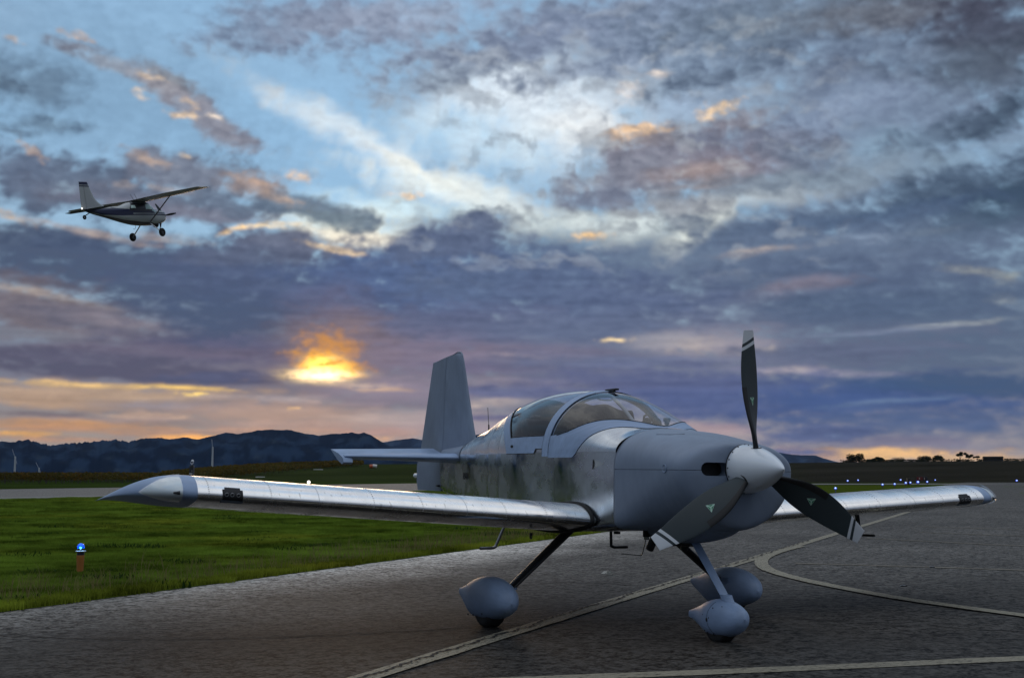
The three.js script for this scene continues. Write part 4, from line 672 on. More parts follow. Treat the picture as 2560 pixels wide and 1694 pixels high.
for (const q of [1, -1]) {
  const drop = -0.0135 * q, P0 = part('wheel_pant', pant(MAINP.map(r => [r[0], r[1] + drop, r[2] + drop, r[3]]), 0, q * 1.085), MAT.primerLight, plane);
  part('tyre', tyre(0.182, 0.145, 2.08, 0.184 + drop, q * 1.085), MAT.rubber, P0);
  const leg = (u, v) => { const s = mix(2.06, 2.045, v), h = mix(0.715, 0.262 + drop, v), b = mix(0.41, 0.965, v), a = u * 2 * Math.PI, w = mix(0.072, 0.056, v), t = mix(0.026, 0.021, v), c = Math.cos(a), dd = Math.sin(a); return A(s + w * c, h + t * dd * 0.775, q * (b + t * dd * 0.63)); };
  const lg = part('gear_leg', grid(leg, 24, 10, 0.3, 0.8, true), MAT.black, plane);
  part('leg_fairing', [grid((u, v) => { const a = u * 2 * Math.PI, p0 = mix(0.06, 0.0, v); return A(2.045 + (0.075 + p0) * Math.cos(a), 0.300 + drop - v * 0.08 , q * (0.945 + v * 0.05) + 0.028 * Math.sin(a)); }, 20, 3)], MAT.primerLight, lg);
  part('gear_socket', box(AX - 2.06, 0.705, q * 0.41, 0.17, 0.03, 0.12, 0.012), MAT.dark, lg);
  const so = []; for (const [s, dh] of [[2.0, 0.10], [2.16, 0.02], [2.25, 0.0]]) so.push(new THREE.SphereGeometry(0.006, 6, 4).translate(...A(s, 0.085 + dh * 0.3 + drop, q * 1.085 + 0.1))); for (const g of so) part('pant_screw', g, MAT.dark, P0);
}
{
  const N = [[0.422, 0.195, 0.185, 0.002], [0.44, 0.233, 0.145, 0.048], [0.49, 0.267, 0.098, 0.078], [0.58, 0.294, 0.063, 0.100], [0.69, 0.301, 0.050, 0.102], [0.80, 0.280, 0.052, 0.082], [0.91, 0.238, 0.092, 0.046], [1.0, 0.206, 0.126, 0.022], [1.065, 0.186, 0.140, 0.008]];
  const np = part('nose_wheel_pant', pant(N, 0, 0), MAT.primerLight, plane);
  part('tyre', tyre(0.145, 0.115, 0.695, 0.148, 0), MAT.rubber, np);
  const hole = (s, h, r) => ball(0, 0, 0, r, 12, 8).scale(1, 1, 0.3).translate(...A(s, h, 0.0));
  { const at = (s, h, r) => { const i = pantHalf(N, s, h); return ball(0, 0, 0, r, 12, 8).scale(1, 1.1, 0.35).translate(...A(s, h, i)); };
    function pantHalf(tab, s, h) { const T = curve(tab.map(r => [r[0], r[1]]))(s), B = curve(tab.map(r => [r[0], r[2]]))(s), W = curve(tab.map(r => [r[0], r[3]]))(s), m = (T + B) / 2, H = (T - B) / 2; return W * Math.pow(Math.max(0, 1 - pw((h - m) / H, 2.25)), 1 / 2.25); }
    part('towbar_socket', at(0.715, 0.163, 0.0125), MAT.dark, np);
    for (const g of [at(0.69, 0.178, 0.005), at(0.655, 0.245, 0.006), at(0.575, 0.262, 0.005), at(0.79, 0.083, 0.006), at(0.755, 0.074, 0.006), at(0.685, 0.072, 0.006), at(0.78, 0.19, 0.004)]) part('pant_screw', g, MAT.dark, np);
    part('pant_joint', tube(Array.from({ length: 21 }, (_, i) => { const h = mix(0.285, 0.06, i / 20), s = 0.665 + 0.05 * Math.sin(i / 20 * Math.PI); return A(s, h, pantHalf(N, s, h) + 0.0002); }), 0.0016, 5, 60), MAT.dark, np); }
  part('nose_gear_leg', grid((u, v) => { const s = mix(1.03, 0.585, v), h = mix(0.70, 0.265, v), a = u * 2 * Math.PI, c = Math.cos(a), w = mix(0.062, 0.054, v), t = mix(0.037, 0.034, v); return A(s + w * c * 0.70, h + w * c * 0.72, t * Math.sin(a) * (c > 0 ? Math.sqrt(1 - c * 0.4) : 1)); }, 28, 12, 0.3, 0.7, true), MAT.primerLight, plane);
  part('leg_fairing', grid((u, v) => { const a = u * 2 * Math.PI, k = v * v; return A(0.63 - 0.03 * v + (0.050 + 0.035 * k) * Math.cos(a), 0.335 - 0.075 * v, (0.0335 + 0.006 * k) * Math.sin(a)); }, 24, 4), MAT.primerLight, np);
  part('nose_gear_mount', [box(AX - 1.07, 0.665, 0, 0.14, 0.07, 0.10, 0.02), rod(A(1.08, 0.655, 0.05), A(1.2, 0.66, 0.16), 0.012), rod(A(1.08, 0.64, 0.02), A(1.18, 0.635, 0.14), 0.009)], MAT.black, plane);
}
// ---- small fittings under the belly ----
part('boarding_step', [tube([A(3.18, 0.70, 0.44), A(3.215, 0.51, 0.512)], 0.012, 10, 8), tube([A(3.214, 0.512, 0.505), A(3.21, 0.495, 0.54), A(3.20, 0.493, 0.665)], 0.013, 10, 14)], MAT.steel, plane);
part('boarding_step', [tube([A(2.93, 0.70, -0.45), A(2.93, 0.515, -0.455)], 0.013, 10, 8), tube([A(2.93, 0.520, -0.45), A(2.92, 0.506, -0.48), A(2.90, 0.508, -0.60)], 0.013, 10, 14)], MAT.black, plane);
part('pitot_tube', [box(0, 0, 0, 0.05, 0.19, 0.014, 0.006).rotateZ(0.15).translate(...A(2.01, 0.735, -2.385)), rod(A(2.05, 0.640, -2.41), A(1.84, 0.645, -2.41), 0.011)], MAT.black, plane);
part('belly_antenna', [box(AX - 1.635, 0.675, 0, 0.05, 0.06, 0.02, 0.004), tube([A(1.64, 0.655, 0), A(1.69, 0.545, 0), A(1.715, 0.523, 0), A(2.0, 0.517, 0)], 0.004, 6, 50)], MAT.steel, plane);
part('fuel_drain', [box(AX - 1.80, 0.69, 0.16, 0.04, 0.02, 0.04)], MAT.black, plane);
part('tie_down_ring', [new THREE.TorusGeometry(0.014, 0.005, 6, 14).translate(...A(1.98, 0.655, 0.80)), box(AX - 1.98, 0.676, 0.80, 0.02, 0.02, 0.02)], MAT.black, plane);

// ---- things lying in the cabin ----
{
  const hs = inPlane('headset', 'black pilot headset resting on the glareshield behind the windshield', 'headset', 1.66, 1.475, -0.06);
  for (const z of [0.06, -0.06]) part('ear_cup', ball(0, 0.045, z, 0.045).scale(1, 1, 0.75), MAT.cloth, hs);
  part('headband', tube([[0, 0.04, 0.075], [-0.03, 0.10, 0.05], [-0.04, 0.12, 0], [-0.03, 0.10, -0.05], [0, 0.04, -0.075]], 0.009, 8, 30), MAT.cloth, hs); part('microphone_boom', tube([[0.02, 0.03, -0.07], [0.08, 0.02, -0.13], [0.12, 0.03, -0.15]], 0.006, 6, 16), MAT.cloth, hs);
  const cm = inPlane('camera_mount', 'small black camera mount standing on the glareshield beside the headset', 'camera mount', 1.62, 1.465, -0.17);
  part('mount_arm', [rod([0, 0, 0], [0.0, 0.05, 0], 0.008), ball(0, 0.06, 0, 0.02)], MAT.black, cm); part('camera_body', box(0, 0.085, 0, 0.03, 0.03, 0.05), MAT.black, cm);
  const cl = inPlane('dark_cloth', 'dark cloth draped over the seat backs inside the cockpit', 'cloth', 2.72, 1.46, -0.05);
  part('fabric', grid((u, v) => { const b = mix(-0.46, 0.36, u), k = v - 0.5, top = 0.225 + 0.04 * Math.cos(b * 4.2) + 0.012 * Math.sin(b * 21), fold = 0.014 * fbm(b * 6, v * 2, 3), l = mix(0.25, 0.13, u) * (1 + 0.25 * Math.sin(b * 17)); return [0.20 * sgn(k) * pw(2 * k, 0.8) * 0.5 + fold, top - pw(2 * k, 2.2) * l + fold, b]; }, 60, 30, 1, 1), MAT.cloth, cl);
}

// ================= hills =================
function hills(name, tab, R0, R1, az0, az1, step, seed, rough, color) {  // color: dark green with the blue haze of distance painted in
  const E = line(tab), NR = 22, pos = [], col = [], uv = [], idx = [], n = Math.round((az1 - az0) / step);
  for (let j = 0; j <= NR; j++) for (let i = 0; i <= n; i++) {
    const az = az0 + i * step, a = az * Math.PI / 180, v = j / NR, back = v > 0.8 ? (v - 0.8) / 0.2 : 0, up = Math.min(v / 0.8, 1);
    const spur = fbm(az * 0.45 + seed, up * 1.8 + seed, 5), spur2 = fbm(az * 1.4 + seed, up * 5, 4), r = mix(R0, R1, up) * (1 + 0.10 * spur * (1 - up)) + back * 500;
    let e = E(az), hgt = Math.tan(e * Math.PI / 180) * R1 + 1.12; hgt += rough * mix(0.25, 1, 1 - sstep(-19, -15, az)) * (fbm(az * 6 + seed, 1.5, 4) * 0.8 + fbm(az * 26 + seed, 7.5, 3)) * R1 / 3500;
    const prof = Math.pow(up, 1.15) * (1 + 0.55 * spur * (1 - up) * up * 2 + 0.25 * spur2 * (1 - up) * up * 2), y = hgt * prof * (1 - 0.35 * back) - (j === 0 ? 8 : 0);
    pos.push(Math.sin(a) * r, y, -Math.cos(a) * r); uv.push(az * 0.6, v * 5);
    const wood = sstep(-0.15, 0.25, fbm(az * 1.1 + seed * 2, up * 4 + seed, 5) + 0.1), dry = sstep(0.1, 0.5, fbm(az * 0.9 + 44, up * 6 + 3, 4)); const c = [mix(color[0] * 1.5, color[0] * 0.55, wood) * (1 + dry * 0.7), mix(color[1] * 1.5, color[1] * 0.6, wood) * (1 + dry * 0.3), mix(color[2] * 1.4, color[2] * 0.65, wood)]; col.push(...c);
  }
  for (let j = 0; j < NR; j++) for (let i = 0; i < n; i++) { const a = j * (n + 1) + i, b = a + 1, c = a + n + 1, d = c + 1; idx.push(a, b, d, a, d, c); }
  const g = new THREE.BufferGeometry(); g.setAttribute('position', new THREE.Float32BufferAttribute(pos, 3)); g.setAttribute('uv', new THREE.Float32BufferAttribute(uv, 2)); g.setAttribute('color', new THREE.Float32BufferAttribute(col, 3)); g.setIndex(idx); g.computeVertexNormals();
  return struct(name, g, M(0xffffff, 1, { vertexColors: true, specularIntensity: 0 }));
}
hills('hills', [[-180, 1.2], [-150, 1.6], [-120, 1.3], [-90, 1.9], [-70, 1.5], [-50, 2.1], [-38, 1.7], [-30, 1.9], [-22.87, 1.516], [-22.43, 1.45], [-22.05, 1.586], [-21.64, 1.563], [-20.89, 1.371], [-20.4, 1.375], [-19.77, 1.504], [-19.08, 1.516], [-18.59, 1.608], [-18, 1.613], [-17.53, 1.542], [-16.83, 1.681], [-16.28, 1.715], [-15.8, 1.656], [-15.14, 1.779], [-14.52, 1.693], [-13.71, 1.882], [-13.28, 2.014], [-12.74, 1.952], [-11.76, 2.118], [-11.19, 2.131], [-10.54, 2.145], [-9.99, 2.019], [-9.06, 1.885], [-8.44, 1.991], [-7.51, 2.044], [-7.2, 1.997], [-6.96, 2.035], [-6.67, 1.943], [-6.11, 1.59], [-5.45, 1.273], [-4.52, 0.994], [-3, 0.4], [-1, 0]], 1500, 3600, -180, -1, 0.06, 3, 5, [0.010, 0.021, 0.046]);
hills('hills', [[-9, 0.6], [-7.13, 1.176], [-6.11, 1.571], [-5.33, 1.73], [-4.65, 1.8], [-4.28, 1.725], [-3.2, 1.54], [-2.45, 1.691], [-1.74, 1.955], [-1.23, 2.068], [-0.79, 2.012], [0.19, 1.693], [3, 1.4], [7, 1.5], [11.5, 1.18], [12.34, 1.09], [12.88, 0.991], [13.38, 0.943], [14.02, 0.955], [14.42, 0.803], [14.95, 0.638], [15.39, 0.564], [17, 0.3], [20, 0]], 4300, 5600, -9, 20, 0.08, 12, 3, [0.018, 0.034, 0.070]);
hills('hills', [[24, 0], [40, 0.7], [70, 0.9], [110, 0.7], [150, 1.0], [180, 1.2]], 2500, 4200, 24, 180, 0.5, 8, 4, [0.010, 0.021, 0.046]);

// ================= plants =================
const R = rng(77);
function leafCluster(n, r, size, seed, sq = 1) { const q = rng(seed), pos = [], nor = []; for (let i = 0; i < n; i++) { let x, y, z; do { x = q() * 2 - 1; y = q() * 2 - 1; z = q() * 2 - 1; } while (x * x + y * y + z * z > 1); const a = q() * 6.28, b = q() * 3.14, u = V(Math.cos(a), 0.5 * Math.sin(b), Math.sin(a)).normalize(), w = V(-Math.sin(a) * Math.sin(b), Math.cos(b), Math.cos(a) * Math.sin(b)).normalize(), s = size * (0.6 + 0.8 * q()), c = V(x * r, y * r * sq, z * r); const p = [c.clone().addScaledVector(u, -s), c.clone().addScaledVector(w, -s * 0.5), c.clone().addScaledVector(u, s), c.clone().addScaledVector(w, s * 0.5)]; for (const k of [0, 1, 2, 0, 2, 3]) pos.push(p[k].x, p[k].y, p[k].z); } const g = new THREE.BufferGeometry(); g.setAttribute('position', new THREE.Float32BufferAttribute(pos, 3)); g.setAttribute('uv', new THREE.Float32BufferAttribute(new Array(pos.length / 3 * 2).fill(0), 2)); g.computeVertexNormals(); return g; }
const leafMat = (r, g, b) => M(RGB(r, g, b), 1, { specularIntensity: 0, transmission: 0.35, thickness: 0 });
// vineyard beyond the runway
{
  const near = line([[-40, 176], [-22, 178], [-17, 186], [-14, 215], [-12.5, 240], [-11, 262], [-9, 292], [-7.5, 318]]), g = leafCluster(16, 0.55, 0.20, 5, 0.9), list = [], d = [0.39, -0.92];
  for (let row = -150; row < 60; row++) { const ox = row * 2.7 * 0.92, oz = row * 2.7 * 0.39 - 200; for (let k = -170; k < 200; k++) { const x = ox + d[0] * k * 0.8 + (R() - 0.5) * 0.3, z = oz + d[1] * k * 0.8, r = Math.hypot(x, z), az = Math.atan2(x, -z) * 180 / Math.PI; if (az < -38 || az > -7 || r < near(az) || r > 352) continue; if (r > near(az) + 60 && R() < 0.35) continue; list.push([x, z, r]); } }
  const im = new THREE.InstancedMesh(g, leafMat(1, 1, 1), list.length), m = new THREE.Matrix4(), qn = new THREE.Quaternion(), c = new THREE.Color();
  list.forEach(([x, z], i) => { const s = 0.8 + 0.5 * R(); qn.setFromAxisAngle(V(0, 1, 0), R() * 6.28); m.compose(V(x, ground(x, z) + 1.05 + 0.25 * (R() - 0.5), z), qn, V(s, s * 1.05, s)); im.setMatrixAt(i, m); const t = R(), n = 0.75 + 0.5 * fbm(x * 0.05, z * 0.05, 3) + 0.3 * R(); c.setRGB(mix(0.075, 0.13, t) * n, mix(0.075, 0.080, t) * n, mix(0.022, 0.020, t) * n); im.setColorAt(i, c); });
  im.name = 'vineyard'; im.castShadow = im.receiveShadow = true; scene.add(im); tag(im, 'autumn vineyard rows covering the slope beyond the runway', 'vineyard', null, 'stuff');
  const posts = []; list.forEach(([x, z, r], i) => { if (i % 4 === 0) posts.push([x, z]); }); const pm = new THREE.InstancedMesh(new THREE.CylinderGeometry(0.035, 0.045, 1.5, 5).translate(0, 0.7, 0), M(RGB(0.05, 0.042, 0.035), 0.9), posts.length); posts.forEach(([x, z], i) => { m.makeTranslation(x, ground(x, z), z); pm.setMatrixAt(i, m); }); pm.name = 'vine_trunk'; pm.userData.kind = 'stuff'; im.add(pm);
}
// trees along the crest of the field on the right
function tree(az, r, h0, w0, label, seed, open = 0) {
  const h = h0 * 0.5, w = w0 * 0.66;
  const a = az * Math.PI / 180, x = Math.sin(a) * r, z = -Math.cos(a) * r, q = rng(seed), t = thing('tree', label, 'tree', [x, ground(x, z) - 0.3, z], 'trees along the skyline of the right-hand field'); delete t.userData.group;
  const br = [rod([0, 0, 0], [0.1 * h * (q() - 0.5), h * 0.5, 0], h * 0.03, h * 0.018, 7)]; const crowns = [], nb = open ? 5 : 8;
  for (let i = 0; i < nb; i++) { const th = i / nb * 6.28 + q(), k = 0.25 + 0.75 * q(), cx = Math.cos(th) * w * 0.5 * k, cz = Math.sin(th) * w * 0.5 * k, cy = h * (open ? 0.62 + 0.25 * q() : 0.38 + 0.45 * q() * (1.1 - k * 0.5)); br.push(rod([0, h * (0.25 + 0.2 * q()), 0], [cx, cy, cz], h * 0.014, h * 0.006, 5)); crowns.push(leafCluster(open ? 150 : 260, w * (open ? 0.17 : 0.27), h * 0.07, seed * 10 + i, 0.7).translate(cx, cy, cz)); }
  part('trunk', br, leafMat(0.03, 0.026, 0.022), t); part('crown', crowns, leafMat(0.025, 0.035, 0.02), t); return t;
}
tree(15.75, 600, 8.5, 12, 'broad dark round tree alone at the left end of the right-hand skyline', 1);
tree(16.5, 610, 4.5, 7, 'low dense bush-like tree right of the lone broad tree on the skyline', 2);
tree(16.85, 605, 6.2, 6, 'small tree with a square top beside the low bush on the skyline', 3);
tree(17.7, 615, 3.8, 10, 'flat spreading thicket in the middle of the right-hand skyline', 4);
tree(18.8, 610, 6.0, 9, 'rounded tree left of the twin crowns on the right-hand skyline', 5);
tree(19.3, 612, 6.2, 8, 'rounded tree directly right of its similar neighbour on the skyline', 6);
tree(20.25, 600, 9.5, 7, 'tallest airy tree with open crown near the dark shed', 7, 1);
tree(20.62, 604, 7.5, 7, 'airy tree between the tallest tree and the dark shed', 8, 1);
tree(20.95, 608, 5.5, 6, 'smallest open tree touching the left end of the dark shed', 9, 1);
{ // hedge along the crest that reads as one mass
  const g = leafCluster(30, 1.6, 0.35, 55, 0.5), list = []; for (let i = 0; i < 420; i++) { const az = 15.2 + R() * 11; if (R() > 0.35 + 0.65 * sstep(-0.2, 0.4, fbm(az * 1.6, 4, 3))) continue; list.push([az, 600 + R() * 12]); }
  const im = new THREE.InstancedMesh(g, leafMat(0.026, 0.032, 0.02), list.length), m = new THREE.Matrix4(); list.forEach(([az, r], i) => { const a = az * Math.PI / 180, x = Math.sin(a) * r, z = -Math.cos(a) * r, s = 0.5 + 0.7 * R(); m.makeScale(s * 1.3, s, s).setPosition(x, ground(x, z) + 0.4, z); im.setMatrixAt(i, m); }); im.name = 'hedge'; scene.add(im); tag(im, 'dark scrub growing along the crest of the right-hand field', 'scrub', null, 'stuff');
  const b = thing('farm_shed', 'long low dark shed on the skyline at the far right', 'shed', [0, 0, 0]); const a = 21.6 * Math.PI / 180, x = Math.sin(a) * 600, z = -Math.cos(a) * 600; b.position.set(x, ground(x, z), z); b.rotation.y = -a; part('wall', box(0, 0.7, 0, 8.5, 1.4, 8, 0.05), M(RGB(0.03, 0.03, 0.03), 0.9), b); const sh = new THREE.Shape([[-4.7, 0], [4.7, 0], [4.2, 0.7], [-4.2, 0.7]].map(p => new THREE.Vector2(...p))); part('roof', new THREE.ExtrudeGeometry(sh, { depth: 9, bevelEnabled: false }).translate(0, 1.4, -4.5), M(RGB(0.035, 0.034, 0.034), 0.8), b); part('door', box(1.5, 0.65, 4.03, 2, 1.3, 0.06), M(RGB(0.02, 0.02, 0.02), 0.8), b);
}
// grass verge between apron and runway
{
  const runwayNear = z => { const t = line([[-151, 20.8], [-88.63, -7.27], [-54.18, -22.72], [2, -48]]); return t(z); };
  const outline = []; for (let z = -140; z <= 8; z += 1) outline.push([EDGE(z) + 0.12, z]); for (let z = 2; z >= -140; z -= 4) outline.push([runwayNear(z) - 0.1, z]);
  const g = flat(outline, 0.012), c = [], p = g.attributes.position; for (let i = 0; i < p.count; i++) c.push(0.085, 0.12, 0.016); g.setAttribute('color', new THREE.Float32BufferAttribute(c, 3));
  const soil = texture(512, 512, (u, v) => 0.6 + 0.6 * tfbm(u, v, 10, 5, 0.62, 61)); const uvs = g.attributes.uv; for (let i = 0; i < uvs.count; i++) uvs.setXY(i, p.getX(i) / 3, p.getZ(i) / 3);
  struct('grass_verge', g, M(0xffffff, 1, { vertexColors: true, map: soil, bumpMap: soil, bumpScale: 0.05, specularIntensity: 0 }));
  const tuft = (n, h, w, spread, seed) => { const q = rng(seed), pos = [], nor = []; for (let i = 0; i < n; i++) { const a = q() * 6.28, r = spread * Math.sqrt(q()), x = Math.cos(a) * r, z = Math.sin(a) * r, d = q() * 6.28, lean = h * (0.15 + 0.65 * q()), hh = h * (0.5 + 0.6 * q()), ux = Math.cos(d), uz = Math.sin(d), sx = -uz * w, sz = ux * w; const P = [[x - sx, 0, z - sz], [x + sx, 0, z + sz], [x + ux * lean * 0.35 + sx * 0.7, hh * 0.6, z + uz * lean * 0.35 + sz * 0.7], [x + ux * lean * 0.35 - sx * 0.7, hh * 0.6, z + uz * lean * 0.35 - sz * 0.7], [x + ux * lean, hh, z + uz * lean]]; for (const k of [0, 1, 2, 0, 2, 3, 3, 2, 4]) { pos.push(...P[k]);  } } const b = new THREE.BufferGeometry(); b.setAttribute('position', new THREE.Float32BufferAttribute(pos, 3)); b.setAttribute('uv', new THREE.Float32BufferAttribute(new Array(pos.length / 3 * 2).fill(0), 2)); b.computeVertexNormals(); return b; };
  const add = (name, label, geo, list, col) => { const im = new THREE.InstancedMesh(geo, M(0xffffff, 1, { specularIntensity: 0, transmission: 0.45, thickness: 0 }), list.length), m = new THREE.Matrix4(), qn = new THREE.Quaternion(), cc = new THREE.Color(); list.forEach(([x, z, s, k], i) => { qn.setFromAxisAngle(V(0, 1, 0), R() * 6.28); m.compose(V(x, 0.01, z), qn, V(s, s * (0.8 + 0.4 * R()), s)); im.setMatrixAt(i, m); const q = col(x, z, k); cc.setRGB(...q); im.setColorAt(i, cc); }); im.name = name; im.castShadow = im.receiveShadow = true; scene.add(im); tag(im, label, 'grass', null, 'stuff'); };
  const list = []; for (let i = 0; i < 260000; i++) { const t = R(), z = -8 - 62 * Math.pow(t, 1.5), x = mix(Math.max(runwayNear(z), z * 0.50 - 3), EDGE(z) + wob(z) + 0.07 * Math.max(0, fbm(z * 3, 1, 3) * 2), R()); const d = Math.max(0, EDGE(z) + wob(z) - x); if (x < runwayNear(z)) continue; const rim = 1 - sstep(0, 0.5, d), cl = fbm(x * 0.9, z * 0.9, 3); const far = sstep(18, 55, -z); list.push([x + (rim > 0.5 ? 0.06 * R() : 0), z, (0.6 + 0.55 * R()) * (1 + 0.35 * cl + 0.35 * rim) * (1 + 1.0 * far), rim]); }
  add('grass', 'short green grass covering the verge between apron and runway', tuft(12, 0.052, 0.0036, 0.075, 3), list, (x, z, rim) => { const n = 0.78 + 0.85 * fbm(x * 0.55 + 7, z * 0.55, 4) + 0.55 * fbm(x * 2.2, z * 2.2 + 5, 3) + 0.4 * (R() - 0.5), y = clamp(sstep(0.0, 0.6, fbm(x * 0.3 + 30, z * 0.3, 3)) * 0.6 + rim * 0.5), k = Math.max(n, 0.25); return [mix(0.15, 0.28, y) * k, mix(0.235, 0.29, y) * k, mix(0.028, 0.030, y) * k]; });
  const weeds = []; for (let i = 0; i < 1500; i++) { const z = -9 - 30 * Math.pow(R(), 1.3), x = mix(Math.max(runwayNear(z), z * 0.5 - 3), EDGE(z) - 0.1, R()); if (fbm(x * 0.5 + 60, z * 0.5, 3) < 0.2) continue; weeds.push([x, z, 0.7 + R() * 0.9, 0]); }
  add('weeds', 'darker leafy weed tufts scattered through the grass verge', tuft(44, 0.055, 0.009, 0.22, 8), weeds, () => { const k = 0.6 + 0.6 * R(); return [0.030 * k, 0.062 * k, 0.016 * k]; });
  const stalks = []; for (let i = 0; i < 900; i++) { const z = -9.5 - 14 * R(), x = EDGE(z) - 0.1 - 2.2 * R() * R(); stalks.push([x, z, 0.7 + 0.8 * R(), 0]); }
  add('dry_grass', 'pale dry grass stalks near the apron edge', tuft(4, 0.17, 0.0022, 0.05, 12), stalks, () => { const k = 0.6 + 0.6 * R(); return [0.20 * k, 0.17 * k, 0.075 * k]; });
  for (const poly of [[[48, -119], [80, -119], [84, -124.5], [50, -124]], [[31.2, -75], [60, -73], [62, -82], [33, -79]]]) { const q = flat(poly, 0.02), cq = []; for (let i = 0; i < q.attributes.position.count; i++) cq.push(0.05, 0.07, 0.02); q.setAttribute('color', new THREE.Float32BufferAttribute(cq, 3)); struct('grass_patch', q, M(0xffffff, 1, { vertexColors: true })); }
}
// ================= lights and markers on the airfield =================
const taxiGlow = new THREE.MeshStandardMaterial({ color: 0x000000, emissive: new THREE.Color(0.06, 0.10, 0.8), emissiveIntensity: 1.0 }), taxiCore = new THREE.MeshStandardMaterial({ color: 0x000000, emissive: new THREE.Color(0.55, 0.75, 1.0), emissiveIntensity: 1.6 });
function farLight(x, z, label, size) {
  const t = thing('taxiway_light', label, 'taxiway light', [x, 0, z]), k = size * 0.62;
  part('stem', rod([0, 0, 0], [0, 0.30, 0], 0.03), MAT.black, t); part('glass_dome', ball(0, 0.36, 0, 0.12 * k, 12, 8).scale(1.25, 1, 1.25), taxiGlow, t); part('lamp', ball(-0.02, 0.38, 0.10 * k, 0.075 * k, 10, 8), taxiCore, t);
  const l = new THREE.PointLight(new THREE.Color(0.3, 0.45, 1.0), 0.6, 8, 2); l.position.set(0, 0.40, 0.24 * k); t.add(l); return t;
}
farLight(49.05, -177.9, 'blue taxiway light farthest left on the strip beyond the propeller', 1.7); farLight(56, -197, 'blue taxiway light second from the left above the far strip', 1.7); farLight(68, -213, 'blue taxiway light behind the strip left of the red sign', 1.9);
farLight(31.46, -103.4, 'blue taxiway light on the grass, left of the near row', 1.15); farLight(34.22, -108.9, 'blue taxiway light second in the near row on the grass', 1.2); farLight(40.97, -126.7, 'bright blue-white taxiway light left of the black post', 1.5); farLight(43.25, -132.2, 'blue-white taxiway light in front of the black post', 1.4); farLight(47.63, -142.9, 'largest bright blue taxiway light right of the black post', 2.0); farLight(50.47, -148, 'pale blue taxiway light at the end of the near row', 1.5); farLight(73, -210, 'small blue taxiway light behind and right of the red sign', 1.5); farLight(77.1, -186, 'blue taxiway light alone at the far right edge', 1.9); farLight(19.36, -72.9, 'bright blue-white taxiway light just above the left wing', 0.95);
{
  const t = thing('taxiway_light', 'blue taxiway edge light on an orange post in the grass', 'taxiway light', [-4.84, 0, -13.75]); t.scale.setScalar(0.74);
  part('post', [new THREE.LatheGeometry([[0.001, 0], [0.042, 0], [0.047, 0.06], [0.058, 0.30], [0.060, 0.315], [0.001, 0.315]].map(p => new THREE.Vector2(...p)), 20)], M(RGB(0.40, 0.15, 0.025), 0.7, { map: rep(primerMap, 2), bumpMap: rep(dents, 3), bumpScale: 0.006 }), t);
  part('collar', new THREE.CylinderGeometry(0.052, 0.055, 0.055, 20).translate(0, 0.342, 0), M(RGB(0.006, 0.008, 0.02), 0.4), t); part('flange', new THREE.CylinderGeometry(0.078, 0.078, 0.010, 24).translate(0, 0.374, 0), M(RGB(0.5, 0.5, 0.48), 0.5), t);
  part('glass_dome', new THREE.LatheGeometry(Array.from({ length: 14 }, (_, i) => { const a = i / 13 * 1.9; return new THREE.Vector2(Math.max(0.056 * Math.sin(a), 0.0005), 0.432 + 0.062 * Math.cos(a)); }), 24), M(RGB(0.06, 0.36, 0.95), 0.05, { transmission: 0.7, thickness: 0, ior: 1.5, emissive: RGB(0.0, 0.07, 0.13), emissiveIntensity: 1 }), t);
  part('lamp', ball(0, 0.425, 0.012, 0.017, 12, 10).scale(1, 1.0, 1), new THREE.MeshStandardMaterial({ color: 0, emissive: new THREE.Color(0.55, 0.9, 1.0), emissiveIntensity: 9 }), t);
  const l = new THREE.PointLight(new THREE.Color(0.15, 0.5, 1.0), 0.05, 3, 2); l.position.set(0, 0.425, 0.033); t.add(l);
}
